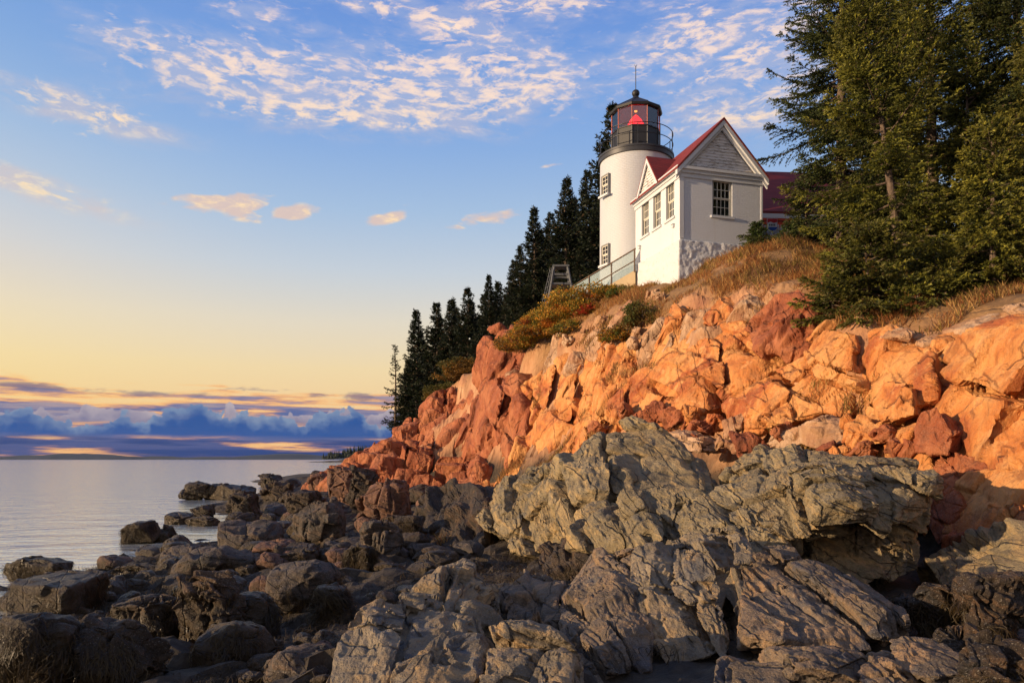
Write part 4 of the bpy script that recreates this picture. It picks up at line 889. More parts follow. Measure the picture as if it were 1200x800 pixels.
# roof, cornice, gable
OV, OG = .24, .22; hw = Wd / 2; sl = (APEX - EAVE - .18) / hw
rz = lambda x: APEX - sl * abs(x - hw)
rf = MB(); xL, xR = -OV, Wd + OV; TH = .10
rf.slab([(xL, -OG, rz(xL)), (hw, -OG, APEX), (hw, -OG, APEX + TH), (xL, -OG, rz(xL) + TH)], (0, Ln + OG + .12, 0))
rf.slab([(hw + .001, -OG, APEX), (xR, -OG, rz(xR)), (xR, -OG, rz(xR) + TH), (hw + .001, -OG, APEX + TH)], (0, Ln + OG + .12, 0))
roof = rf.build('roof', M['roof'], hs)
rk = MB()                                                           # raking boards on the front gable
for sgn in (-1, 1):
    for (o0, o1, y0, y1) in ((-.02, -.24, -OG + .02, -.03), (-.20, -.40, -.10, -.012)):
        a = (hw, y0, APEX + o0); b_ = (hw + sgn * (hw + OV), y0, rz(xL) + o0); c = (hw + sgn * (hw + OV), y0, rz(xL) + o1); d = (hw, y0, APEX + o1)
        if sgn > 0: a = (hw + .002, *a[1:]); d = (hw + .002, *d[1:])
        rk.slab([a, b_, c, d], (0, y1 - y0, 0))
rk.build('raking_trim', M['trim'], hs)
cn = MB(); ez = rz(xL)
cn.box(-OV + .02, Wd + OV - .02, -OG + .03, -.004, EAVE - .02, EAVE + .10); cn.box(-.10, Wd + .10, -.11, -.004, EAVE - .16, EAVE - .022); cn.box(-.06, Wd + .06, -.05, -.004, EAVE - .34, EAVE - .162)
cn.box(-OV + .01, -.004, -.003, Ln + .1, EAVE - .04, EAVE + .10); cn.box(-.11, -.004, -.003, Ln + .05, EAVE - .18, EAVE - .042); cn.box(-.055, -.004, -.003, Ln + .02, EAVE - .36, EAVE - .182)
cn.box(-.035, .16, -.035, -.004, FND + .15, EAVE - .342); cn.box(Wd - .05, Wd + .035, -.03, -.004, FND + .15, EAVE - .342)
cn.build('cornice', M['trim'], hs)
sd_ = MB(); nb = 15; zb0 = EAVE + .10; zb1 = APEX - .28
for i in range(nb):
    z0 = zb0 + (zb1 - zb0) * i / nb; z1 = zb0 + (zb1 - zb0) * (i + 1) / nb; a0 = (APEX - .05 - z0) / sl; a1 = (APEX - .05 - z1) / sl
    jit = random.Random(i).uniform(-.012, .012)
    sd_.poly([(hw - a0, .05 + jit, z0), (hw + a0, .05 + jit, z0), (hw + a1, .085, z1 + .01), (hw - a1, .085, z1 + .01), (hw - a0, .12, z0), (hw + a0, .12, z0), (hw + a1, .12, z1 + .01), (hw - a1, .12, z1 + .01)],
             [(0,1,2,3),(4,7,6,5),(0,4,5,1),(3,2,6,7),(0,3,7,4),(1,5,6,2)])
sd_.build('gable_siding', M['siding'], hs)
# cross gable over the left wall
pc, ph_, pw = 2.74, 1.40, 1.02; pz0 = EAVE + .12; pz1 = pz0 + ph_; ks = ph_ / pw
pr = MB(); run = lambda z: hw - (APEX - z) / sl
for sgn in (-1, 1):
    y0 = pc + sgn * (pw + .10); zz = pz1 - ks * (pw + .10)
    ring = [(-OV - .03, pc + sgn * .001, pz1), (-OV - .03, y0, zz), (run(zz) + .05, y0, zz), (run(pz1) + .05, pc + sgn * .001, pz1)]
    pr.slab(ring, (0, 0, .09))
pr.build('dormer_roof', M['roof'], roof)
pt = MB()
for sgn in (-1, 1):
    pt.slab([(-OV - .035, pc + sgn * .002, pz1 - .01), (-OV - .035, pc + sgn * (pw + .10), pz0 - .15), (-OV - .035, pc + sgn * (pw - .08), pz0 - .15), (-OV - .035, pc + sgn * .002, pz1 - .24)], (.06, 0, 0))
pt.build('dormer_trim', M['trim'], hs)
ps = MB(); nb = 10
for i in range(nb):
    z0 = pz0 - .02 + (ph_ - .1) * i / nb; z1 = pz0 - .02 + (ph_ - .1) * (i + 1) / nb; a0 = (pz1 - .03 - z0) / ks; a1 = (pz1 - .03 - z1) / ks
    ps.poly([(-.17, pc - a0, z0), (-.17, pc + a0, z0), (-.13, pc + a1, z1 + .008), (-.13, pc - a1, z1 + .008), (-.09, pc - a0, z0), (-.09, pc + a0, z0), (-.09, pc + a1, z1 + .008), (-.09, pc - a1, z1 + .008)], [(0,1,2,3),(4,7,6,5),(0,4,5,1),(3,2,6,7),(0,3,7,4),(1,5,6,2)])
ps.build('dormer_siding', M['siding'], hs)
for yv in (.55, 3.95):
    vb = MB(); vb.box(-.09, -.003, yv - .07, yv + .07, WZ0 - .50, WZ0 - .38); vb.box(-.13, -.003, yv - .10, yv + .10, WZ0 - .375, WZ0 - .35); vb.build('vent_hood', M['trim'], hs)

# ------------------------------------------------------------------ lighthouse
LX, LY, LZ = 6.44, 38.5, 10.6; TR = 1.86
lh = empty('lighthouse', (LX, LY, LZ)); tag(lh, 'round white brick lighthouse with a black lantern room and a red lamp', 'lighthouse')
GZ = 18.62 - LZ
tw = MB(); tw.lathe([(TR + .03, 0), (TR, 3.0), (TR - .02, GZ - .10)], 96); tower = tw.build('tower', M['tower'], lh, True)
for zc, hh in ((13.08 - LZ, 1.02), (16.62 - LZ, 1.02)):
    th = R(-90 - 62); c, s_ = math.cos(th), math.sin(th)
    fc = lambda a, d, z: (c * (TR + .155 - d) - s_ * a, s_ * (TR + .155 - d) + c * a, z)
    window(lh, .62, hh, zc, 0, fc, 2, 4, False)
gd = MB(); gd.lathe([(TR - .03, GZ - .12), (TR + .06, GZ - .10), (TR + .07, GZ + .10), (TR + .10, GZ + .105), (TR + .10, GZ + .20), (.5, GZ + .21)], 96); gd.build('gallery', M['deck'], lh, True)
G1 = GZ + .21; PR = 1.25; PH = math.pi / 10 - math.pi / 2 + math.pi / 10 * 0
dec = lambda r, z, k, ph=R(-90 + 18): (r * math.cos(2 * math.pi * k / 10 + ph), r * math.sin(2 * math.pi * k / 10 + ph), z)
pz = 20.08 - LZ; pt_ = 21.06 - LZ
lw_ = MB(); lw_.lathe([(PR, G1), (PR, pz - .05), (PR + .04, pz - .045), (PR + .04, pz)], 10, ph=R(-90 + 18)); lw_.build('lantern_wall', M['black'], lh)
for k in range(10): pn_ = MB(); pn_.bar(dec(PR + .01, G1 + .03, k), dec(PR + .01, pz - .06, k), .03, 4); pn_.build('wall_rib', M['deck'], lh)
pn_ = MB(); pn_.bar(*[(x, -PR * math.cos(R(18)) - .03, G1 + .38) for x in (-.12, .12)], .03, 4); pn_.build('vent_slot', M['deck'], lh)
for k in range(10):
    a, b_ = Vector(dec(PR - .01, pz + .02, k)), Vector(dec(PR - .01, pz + .02, k + 1)); dlt = (b_ - a) * .02; up = Vector((0, 0, pt_ - pz - .02)); nn = (Vector(((a + b_) / 2).to_2d().to_3d())).normalized() * -.012
    q_ = MB(); q_.slab([a + dlt, b_ - dlt, b_ - dlt + up, a + dlt + up], nn); q_.build('lantern_pane', M['lpane'], lh)
    f_ = MB(); f_.bar(dec(PR, pz, k), dec(PR, pt_, k), .022, 4); f_.build('mullion', M['redwin'], lh)
rr = MB(); rr.lathe([(PR - .02, pt_ + .0), (PR + .10, pt_ + .02), (PR + .14, pt_ + .12), (PR + .08, pt_ + .17), (.20, pt_ + .86)], 10, ph=R(-90 + 18), cap=False); lroof = rr.build('roof', M['black'], lh)
M['ceiling'] = flat('pale_ceiling', (.22, .15, .14), .6)
ce = MB(); ce.lathe([(PR - .03, pt_ + .002), (.18, pt_ + .80)], 10, ph=R(-90 + 18), cap=False); ce.build('ceiling', M['ceiling'], lh)
rs = MB()
for k in range(10): rs.bar(dec(PR + .09, pt_ + .175, k), dec(.20, pt_ + .87, k), .016, 4)
rs.build('roof_seam', M['deck'], lroof)
bl = MB(); bl.lathe([(.2, pt_ + .85), (.17, pt_ + .95), (.13, pt_ + 1.0)] + [(max(.03, .20 * math.sin(math.pi * i / 12)), pt_ + 1.16 - .19 * math.cos(math.pi * i / 12)) for i in range(2, 12)], 24); bl.build('finial', M['black'], lh, True)
ld = MB(); zt = pt_ + 1.33; ld.bar((0, 0, zt), (0, 0, zt + 1.22), .022, 6); ld.bar((0, 0, zt + 1.2), (.06, 0, zt + 1.32), .012, 4); ld.bar((0, 0, zt + 1.2), (-.06, 0, zt + 1.32), .012, 4); ld.build('lightning_rod', M['black'], lh)
for zr, nm in ((1.06, 'handrail'), (.55, 'handrail')):
    h_ = MB(); h_.path([(( TR + .04) * math.cos(2 * math.pi * k / 48), (TR + .04) * math.sin(2 * math.pi * k / 48), G1 + zr) for k in range(48)], .021, 5, True); h_.build(nm, M['iron'], lh)
for k in range(10):
    h_ = MB(); a = 2 * math.pi * (k + .32) / 10; h_.bar(((TR + .04) * math.cos(a), (TR + .04) * math.sin(a), G1), ((TR + .04) * math.cos(a), (TR + .04) * math.sin(a), G1 + 1.07), .022, 5); h_.build('baluster', M['iron'], lh)
lp = MB(); lp.lathe([(.40, pz + .02), (.42, pz + .52), (.30, pz + .74), (.15, pz + .92), (.04, pz + 1.02)], 20); lamp = lp.build('lamp', M['beacon'], lh, True)
lc = MB(); lc.lathe([(.04, pz + 1.17), (.08, pz + 1.19), (.08, pz + 1.23), (.04, pz + 1.25)], 12); lc.build('lamp_cap', M['bulb'], lamp, True)
lb = MB(); lb.lathe([(.5, G1), (.5, pz)], 20); lb.build('lamp_pedestal', M['black'], lh)

# ------------------------------------------------------------------ stair with mesh railing beside the tower
A0 = Vector(P(745, 291, 35.7)); A1 = Vector(P(668, 337, 37.6))
rl = empty('stair_railing', A0); tag(rl, 'rusty handrail with wire mesh running down from the tower to the left', 'railing')
dv = A1 - A0; dn = Vector((0, 0, -.55)); hd = MB(); hd.bar((0, 0, 0), dv, .032, 6); hd.build('handrail', M['rust'], rl); md = MB(); md.bar(dn, dv + dn, .026, 6); md.build('mid_rail', M['rust'], rl)
for f in (.02, .36, .70, .985):
    h_ = MB(); h_.bar(dv * f + Vector((0, 0, .03)), dv * f + Vector((0, 0, -1.1)), .032, 6); h_.build('post', M['rust'], rl)
nt = MB(); nt.slab([(0, .02, -.03), Vector(dv) + Vector((0, .02, -.03)), Vector(dv) + Vector((0, .02, -1.02)), (0, .02, -1.02)], (0, .012, 0)); nt.build('mesh_panel', M['net'], rl)
cw = MB(); o_ = Vector((0, 0, -1.03)); cw.slab([A0 + o_ + Vector((-.02, .03, 0)), A1 + o_, A1 + o_ + Vector((0, 0, -1.5)), A0 + o_ + Vector((-.02, .03, -1.9))], (.25, .8, 0)); tag(cw.build('stair_wall', M['concrete']), 'tan concrete stair wall under the rusty handrail', 'wall')

# ------------------------------------------------------------------ grey timber frame
ST = P(657, 350, 42.5); ST[2] = 12.0
sp = empty('timber_stand', ST); tag(sp, 'weathered grey timber stand with splayed legs left of the tower', 'stand')
SH = H + (538 - 312) / F * 42.5 - 12.0
tp = MB(); tp.box(-.47, .47, -.40, .40, SH - .10, SH); tp.build('top', M['greywood'], sp)
for sx in (-1, 1):
    for sy in (-1, 1):
        l_ = MB(); a = (sx * .38, sy * .3, SH - .10); b_ = (sx * .80, sy * .62, -.2); l_.bar(a, b_, .075, 4); l_.build('leg', M['greywood'], sp)
for z, nm in ((SH - .55, 'brace'), (SH - 1.10, 'brace')):
    wx = .38 + .42 * (SH - z) / SH; wy = .3 + .32 * (SH - z) / SH; b_ = MB()
    for sy in (-1, 1): b_.box(-wx, wx, sy * wy - .03, sy * wy + .03, z - .06, z + .06)
    for sx in (-1, 1): b_.box(sx * wx - .03, sx * wx + .03, -wy + .031, wy - .031, z - .06, z + .06)
    b_.build(nm, M['greywood'], sp)
pl_ = MB(); pl_.box(-.62, .62, -.5, .5, SH - 1.16, SH - 1.10); pl_.build('shelf', M['greywood'], sp)
ld_ = MB(); ld_.bar((-.62, -.45, SH - .25), (-1.15, -.95, -.25), .02, 4); ld_.bar((-.52, -.65, SH - .25), (-1.02, -1.15, -.25), .02, 4)
for i in range(7): f = (i + .5) / 7; ld_.bar(Vector((-.62, -.45, SH - .25)).lerp(Vector((-1.15, -.95, -.25)), f), Vector((-.52, -.65, SH - .25)).lerp(Vector((-1.02, -1.15, -.25)), f), .014, 4)
ld_.build('ladder', M['greywood'], sp)

# ------------------------------------------------------------------ keeper's house behind, fence, sign
KX, KY, KZ = 12.2, 39.0, 12.2
kh = empty('keepers_house', (KX, KY, KZ), R(4)); tag(kh, 'red roofed house with white fascia half hidden behind the spruces', 'house')
kw = MB(); kw.box(.2, 9.8, .9, 7.0, -1, 3.4); kw.build('wall', M['wall'], kh)
kr = MB(); kr.slab([(0, 0, 3.95), (0, 3.9, 7.6), (0, 3.9, 7.75), (0, -.02, 4.10)], (10, 0, 0)); kr.slab([(0, 3.901, 7.6), (0, 7.8, 3.95), (0, 7.82, 4.10), (0, 3.901, 7.75)], (10, 0, 0)); kr.build('roof', M['roof'], kh)
kf = MB(); kf.box(-.02, 10.02, -.07, -.025, 3.72, 3.96); kf.build('fascia', M['trim'], kh)
kp = MB(); kp.slab([(0, -.9, 3.25), (0, .55, 3.72), (0, .55, 3.80), (0, -.9, 3.33)], (10, 0, 0)); kp.build('porch_roof', M['roof'], kh)
for i in range(5): q_ = MB(); q_.box(.1 + 2.4 * i, .22 + 2.4 * i, -.8, -.68, -1, 3.26); q_.build('porch_post', M['trim'], kh)
pf = empty('picket_fence', P(890, 276, 36.5)); tag(pf, 'white picket fence beside the corner of the white brick house', 'fence')
for i in range(12): q_ = MB(); x = i * .13; q_.slab([(x, 0, -.6), (x + .075, 0, -.6), (x + .075, 0, .50), (x + .037, 0, .56), (x, 0, .50)], (0, .02, 0)); q_.build('picket', M['trim'], pf)
q_ = MB(); q_.box(-.05, 1.6, .021, .06, .30, .38); q_.box(-.05, 1.6, .021, .06, -.25, -.17); q_.build('rail', M['trim'], pf)
sg = empty('sign', P(905, 270, 36.0)); tag(sg, 'small red, white and blue shield sign on a post by the fence', 'sign')
def fl(c): return flat('sign_paint_%02x' % int(c[0] * 255 + c[2] * 99), c, .4, 0, .04)
q_ = MB(); q_.bar((0, .05, -1.2), (0, .05, .6), .035, 6); q_.build('post', M['trim'], sg)
q_ = MB(); sh_ = [(-.25, 0, .58), (.25, 0, .58), (.25, 0, .1), (.14, 0, .0), (0, 0, -.05), (-.14, 0, .0), (-.25, 0, .1)]; q_.slab(sh_, (0, .02, 0)); q_.build('board', fl((.75, .75, .76)), sg)
q_ = MB(); q_.slab([(-.24, -.004, .57), (.24, -.004, .57), (.24, -.004, .40), (.08, -.004, .36), (-.08, -.004, .42), (-.24, -.004, .36)], (0, .003, 0)); q_.build('red_band', fl((.55, .03, .04)), sg)
q_ = MB(); q_.slab([(-.24, -.004, .10), (-.14, -.004, .01), (0, -.004, -.035), (.14, -.004, .01), (.24, -.004, .10), (.24, -.004, .16), (-.24, -.004, .16)], (0, .003, 0)); q_.build('blue_band', fl((.03, .10, .42)), sg)
q_ = MB()
for i in range(4): q_.box(-.15 + .08 * i, -.10 + .08 * i, -.006, -.001, .22, .31)
q_.build('lettering', M['deck'], sg)
# ------------------------------------------------------------------ spruces
def unit(v): return v / (np.linalg.norm(v, axis=-1, keepdims=True) + 1e-9)
def spruce(height, radius, seed, whorl=.34, twig=.13, tuft=.06, needle=.075, bare=.06, lean=(0, 0), tint0=(.020, .030, .010), tint1=(.075, .085, .018), thin=1.0, ragged=.45, tip=.6, cone=.74):
    """one trunk and one crown of many branch sprays; returns trunk and crown meshes data"""
    r = np.random.default_rng(seed); hs_ = []; z = bare * height
    while z < height * .985:
        hs_.append(z); z += whorl * (1 - .55 * z / height) * r.uniform(.7, 1.3)
    A, Tn, Ln_, Sd, Br = [], [], [], [], []; Bf = []     # tuft bases, directions, length, tint factor
    branch_segs = []
    for hz_ in hs_:
        f = hz_ / height; prof = (1 - f) ** cone * min(1, .62 + f * 3.0) + .03
        for q_ in range(max(2, int(r.integers(4, 7) * thin))):
            az = r.uniform(0, 6.283); L = radius * prof * r.uniform(1 - ragged, 1.08 + .35 * ragged * (r.random() < .12))
            if L < .12: L = .12
            el = R(-16 + 58 * f ** 1.4 + r.normal(0, 8)); n = max(4, int(L / .10)); tt = np.linspace(0, 1, n)
            hd = np.array([math.cos(az), math.sin(az), 0]); sd2 = np.array([-hd[1], hd[0], 0])
            zc = np.tan(el) * L * tt - .16 * L * tt + .24 * L * tt ** 2.6; bend = r.normal(0, .08) * L * tt ** 2
            base = np.array([lean[0] * f ** 1.4 * height, lean[1] * f ** 1.4 * height, hz_])
            pts = base + hd * (L * tt)[:, None] + sd2 * bend[:, None]; pts[:, 2] += zc
            tan = unit(np.gradient(pts, axis=0)); branch_segs.append((pts, L))
            # twigs either side
            m_ = max(3, int(L * (1 - .08) / twig)); tp_ = np.sort(r.uniform(.10, 1.0, m_)) if L > .3 else np.linspace(.1, 1, m_)
            bf_ = r.uniform(.62, 1.38); n_before = len(A)
            for side in (-1, 1):
                bi = np.interp(tp_, tt, np.arange(n)); i0 = np.clip(bi.astype(int), 0, n - 2); fr_ = (bi - i0)[:, None]
                bp = pts[i0] * (1 - fr_) + pts[i0 + 1] * fr_; bt = tan[i0]
                tl = np.clip(.46 * L * (1 - tp_) ** .8 + .14, .10, .95) * r.uniform(.6, 1.15, m_); an = R(48) + r.normal(0, .16, m_)
                td = unit(bt * np.cos(an)[:, None] + side * sd2 * np.sin(an)[:, None] + np.array([0, 0, -.16]) + r.normal(0, .10, (m_, 3)))
                k = max(3, int(.5 / tuft)); ss = r.uniform(.05, 1.02, (m_, k)); keep = (ss * tl[:, None] / tuft) < 99
                dens = np.clip(tl / .5, .3, 1.6); use = r.random((m_, k)) < dens[:, None]
                pos = bp[:, None] + td[:, None] * (ss * tl[:, None])[..., None]; pos[..., 2] += (-.10 * tl[:, None] * ss ** 2)
                A.append(pos[use]); Tn.append(np.broadcast_to(td[:, None], pos.shape)[use]); Sd.append((np.clip(tp_[:, None] * .55 + ss * .55, 0, 1))[use])
            k = max(4, int(L / tuft)); ss = r.uniform(.2, 1.0, k); bi = ss * (n - 1); i0 = np.clip(bi.astype(int), 0, n - 2); fr_ = (bi - i0)[:, None]
            A.append(pts[i0] * (1 - fr_) + pts[i0 + 1] * fr_); Tn.append(tan[i0]); Sd.append(np.clip(ss, 0, 1))
            Bf += [np.full(len(x_), bf_) for x_ in A[n_before:]]
    A, Tn, Sd = np.vstack(A), np.vstack(Tn), np.concatenate(Sd); N = len(A)
    rnd = unit(r.normal(size=(N, 3))); d = unit(Tn + .75 * rnd); sidev = unit(np.cross(d, unit(r.normal(size=(N, 3))))); ln = needle * r.uniform(.6, 1.4, N); wd = ln * .27
    p0 = A - sidev * wd[:, None]; p1 = A + sidev * wd[:, None]; p2 = A + d * ln[:, None]
    V = np.stack([p0, p1, p2], 1).reshape(-1, 3); T = np.arange(3 * N).reshape(N, 3)
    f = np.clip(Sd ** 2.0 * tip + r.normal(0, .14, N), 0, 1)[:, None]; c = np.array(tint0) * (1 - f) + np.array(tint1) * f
    c = c * ((1 + r.normal(0, .18, N)) * np.concatenate(Bf))[:, None]; dead = r.random(N) < .03; c[dead] = (.12, .075, .04)
    Cc = np.repeat(np.clip(c, .004, 1), 3, 0)
    # bare wood of the branches joins the trunk
    tv, tf = [], []
    def tube(pts, r0, r1, n=5):
        nonlocal tv, tf
        b = sum(len(x) for x in tv); m_ = len(pts); ta = unit(np.gradient(pts, axis=0)); ref = np.array([.13, .2, 1.0]) if abs(ta[0, 2]) < .8 else np.array([1.0, .1, 0])
        x = unit(np.cross(ta, ref)); y = np.cross(ta, x); rr = np.linspace(r0, r1, m_)[:, None, None]; an = np.linspace(0, 2 * np.pi, n, endpoint=False)
        ring = pts[:, None] + rr * (x[:, None] * np.cos(an)[None, :, None] + y[:, None] * np.sin(an)[None, :, None]); tv.append(ring.reshape(-1, 3))
        i = np.arange(m_ - 1)[:, None] * n; k = np.arange(n)[None]; k2 = (k + 1) % n; tf.append(b + np.stack([(i + k).ravel(), (i + k2).ravel(), (i + n + k2).ravel(), (i + n + k).ravel()], 1))
    zt_ = np.linspace(-.6, height * .99, 26); fz = np.clip(zt_ / height, 0, 1) ** 1.4; wob = np.cumsum(r.normal(0, .018, (26, 2)), 0) * (.4 + .6 * fz[:, None])
    tr_ = np.stack([lean[0] * fz * height + wob[:, 0], lean[1] * fz * height + wob[:, 1], zt_], 1); tube(tr_, .016 * height + .03, .012, 9)
    for pts, L in branch_segs:
        if L > .5: tube(pts[:max(3, int(len(pts) * .85)):2] if len(pts) > 6 else pts, .008 + .011 * L, .005, 4)
    return (np.vstack(tv), np.vstack(tf)), (V, T, Cc)
def spruce_thing(data, x, y, z, label, group=None, rz=0.0, s=1.0, name='spruce_tree'):
    o = empty(name, (x, y, z), rz); o.scale = (s, s, s); tag(o, label, 'tree', group); (tv, tf), (V, T, Cc) = data
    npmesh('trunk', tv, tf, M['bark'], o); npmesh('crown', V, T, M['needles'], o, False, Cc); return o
def spruce_copy(o, x, y, z, label, group=None, rz=0.0, s=1.0, sz=None):
    c = copy_tree(o); c.location = (x, y, z); c.rotation_euler = (0, 0, rz); c.scale = (s, s, sz or s); c['label'] = label
    if group: c['group'] = group
    return c
def sprpos(px, Y, zoff=-.15): X = (px - 600) / F * Y; return X, Y, gz(X, Y) + zoff
# far row, three shapes
far = [spruce(11, 2.7, 101, .24, .12, .06, .15, .02, tint0=(.010, .016, .009), tint1=(.026, .034, .012), ragged=.35, thin=1.15, cone=1.0), spruce(11, 3.1, 102, .25, .12, .06, .15, .02, tint0=(.010, .016, .009), tint1=(.026, .034, .012), ragged=.5, lean=(.01, 0), thin=1.15, cone=.95),
       spruce(10, 1.7, 103, .50, .15, .08, .13, .22, tint0=(.016, .022, .011), tint1=(.04, .045, .018), thin=.75, ragged=.6)]
GF = 'dark spruces in the row on the far slope'
row = [(463, 402, 74, 2, 'thin bare stemmed spruce standing alone at the seaward end of the row'), (488, 363, 73, 0, 'tallest spruce at the seaward end just right of the thin bare one'), (510, 355, 70, 1, 'second full spruce from the seaward end of the row'),
       (529, 350, 68, 0, 'third full spruce from the seaward end with a sharp spire'), (547, 337, 66, 1, 'dense spruce above the red rock tower on the cliff, left of two tops'), (573, 322, 61, 0, 'dense spruce directly above the red rock tower on the cliff'),
       (592, 345, 58, 1, 'short spruce tucked right of the one above the rock tower'), (609, 288, 56, 1, 'ragged spruce in the middle of the slope with a leaning top'), (626, 243, 55, 0, 'tall twin topped looking spruce left of the timber stand'),
       (664, 208, 52, 0, 'tall dark spruce rising behind the timber stand'), (690, 200, 54, 1, 'wide dark spruce just left of the white tower'), (716, 122, 50, 1, 'tallest spruce with its thin top showing beside the black lantern')]
first = {}
for px, ap, Y, k, lab in row:
    x, y, z = sprpos(px, Y); hgt = H + (538 - ap) / F * Y - z; s = hgt / (10 if k == 2 else 11)
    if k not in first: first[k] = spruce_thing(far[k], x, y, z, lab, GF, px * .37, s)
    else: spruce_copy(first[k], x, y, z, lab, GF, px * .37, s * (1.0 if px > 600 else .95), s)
for i, (px, ap, Y) in enumerate([(478, 420, 78), (498, 400, 77), (520, 395, 75), (538, 380, 73), (560, 370, 70), (582, 350, 66), (600, 330, 64), (618, 320, 62), (640, 280, 61), (652, 300, 58), (676, 262, 60), (700, 240, 58), (640, 330, 53), (705, 235, 52), (680, 290, 50), (600, 372, 56), (556, 392, 63), (484, 405, 80), (515, 372, 78), (534, 360, 76), (552, 352, 74), (566, 345, 70), (584, 330, 68), (604, 305, 66), (632, 268, 64), (646, 250, 60), (672, 232, 62)]):
    x, y, z = sprpos(px, Y); s = (H + (538 - ap) / F * Y - z) / 11
    spruce_copy(first[i % 2], x, y, z, 'dark spruce filling the second row of trees behind the cliff edge', 'dark spruces of the second row behind the cliff edge', px * .61, s * 1.05, s)
# big spruces on the right
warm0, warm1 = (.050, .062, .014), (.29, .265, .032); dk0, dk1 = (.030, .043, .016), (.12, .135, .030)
def big(px, py_base, Y, apex_py, rad, seed, label, t0=warm0, t1=warm1, lean=(0, 0), bare=.10, **kw):
    X = (px - 600) / F * Y; z = gz(X, Y) - .2; hgt = H + (538 - apex_py) / F * Y - z
    return spruce_thing(spruce(hgt, rad * 1.1, seed, kw.pop('whorl', .37), kw.pop('twig', .066), .022, kw.pop('needle', .074), bare, lean, t0, t1, **dict(dict(thin=1.15, ragged=.6, cone=.62), **kw)), X, Y, z, label, None)
big(1056, 345, 24.0, 2, 3.2, 201, 'sunlit yellow green spruce with a leaning grey trunk above the rock wall', lean=(-.16, 0), bare=.03, ragged=.6)
big(1094, 320, 27.0, -150, 3.6, 202, 'tall open spruce with a straight bare lower trunk behind the leaning one', lean=(-.01, 0), bare=.05, ragged=.65, t1=(.20, .19, .03))
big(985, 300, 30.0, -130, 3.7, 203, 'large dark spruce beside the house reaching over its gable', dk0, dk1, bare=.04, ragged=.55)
big(1162, 356, 20.0, 138, 1.5, 204, 'small bright yellow green spruce at the right edge of the wall', bare=.0, t1=(.32, .28, .035), ragged=.4, whorl=.24)
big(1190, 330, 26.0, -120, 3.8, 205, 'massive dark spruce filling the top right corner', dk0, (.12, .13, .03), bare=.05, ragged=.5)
big(1020, 375, 20.4, 268, 2.0, 206, 'low spreading spruce hanging over the cliff edge', bare=.0, ragged=.6, whorl=.16, t1=(.19, .16, .025))
big(1100, 365, 20.6, 300, 1.9, 207, 'low bushy spruce on the edge of the right rock wall', bare=.0, ragged=.6, whorl=.16, t1=(.19, .16, .025))
big(945, 290, 31.5, 205, 1.4, 208, 'young spruce in front of the red roof beside the fence', bare=.02, t1=(.09, .085, .02), ragged=.5)
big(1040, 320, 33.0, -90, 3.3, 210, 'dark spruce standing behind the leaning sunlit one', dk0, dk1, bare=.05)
big(1135, 345, 25.0, 60, 2.6, 216, 'mid green spruce filling the space behind the small bright one', bare=.02, t1=(.20, .19, .03))
big(1075, 380, 19.6, 330, 1.5, 211, 'small ground hugging spruce clump above the orange wall', bare=.0, ragged=.6, whorl=.14)
big(978, 372, 21.6, 318, 1.3, 212, 'small spruce behind the upright red brown boulder', bare=.0, ragged=.5, whorl=.15)
big(888, 288, 31.2, 262, .75, 213, 'small green bush like spruce against the wall of the white house', (.03, .05, .014), (.07, .10, .022), bare=.0, whorl=.12)
big(925, 288, 30.6, 262, .8, 214, 'small green spruce seedling between the fence and the young spruce', (.03, .05, .014), (.07, .10, .022), bare=.0, whorl=.12)
big(1230, 330, 23.0, 20, 2.8, 215, 'spruce just outside the right edge with boughs in view', bare=.06, t1=(.19, .16, .025))

# ------------------------------------------------------------------ autumn shrubs
def shrub(rx, ry, rz_, seed, pal, n=9000, leaf=.075):
    r = np.random.default_rng(seed); p = unit(r.normal(size=(n * 2, 3))) * r.random((n * 2, 1)) ** .42; p[:, 2] = np.abs(p[:, 2]) * 1.0
    lump = fbm(p * 2.4 + seed, seed, 3); p = p[lump > -.18][:n]; N = len(p); lum = fbm(p * 1.7, seed + 4, 3)
    A = p * np.array([rx, ry, rz_]) * (1 + .25 * lum[:, None]); d = unit(r.normal(size=(N, 3)) + p * .6); s_ = unit(np.cross(d, unit(r.normal(size=(N, 3))))); ln = leaf * r.uniform(.6, 1.35, N); w_ = ln * .36
    mid = A + d * (ln * .5)[:, None]; V = np.stack([A, mid - s_ * w_[:, None], A + d * ln[:, None], mid + s_ * w_[:, None]], 1).reshape(-1, 3); T = np.arange(4 * N).reshape(N, 4)
    pal = np.array(pal); w0 = (lum + r.normal(0, .28, N)) * .5 + .5; i = np.clip((w0 * len(pal)).astype(int), 0, len(pal) - 1); c = pal[i] * (1 + r.normal(0, .15, N))[:, None]
    st = MB()
    for q_ in range(14):
        a = r.uniform(0, 6.28); el = r.uniform(.5, 1.3); e_ = Vector((math.cos(a) * math.cos(el) * rx, math.sin(a) * math.cos(el) * ry, math.sin(el) * rz_)) * .85; st.bar((0, 0, -.2), e_ * .5 + Vector((0, 0, .1)), .018, 4); st.bar(e_ * .5 + Vector((0, 0, .1)), e_, .010, 4)
    return st, (V, T, np.repeat(np.clip(c, .005, 1), 4, 0))
OR = [(.28, .07, .02), (.42, .16, .02), (.50, .22, .025), (.22, .17, .025), (.10, .11, .02), (.52, .30, .04)]
GR = [(.07, .10, .02), (.15, .14, .025), (.28, .20, .03), (.40, .17, .02), (.09, .07, .03)]
RD = [(.45, .03, .02), (.38, .05, .02), (.30, .10, .02), (.20, .13, .02)]
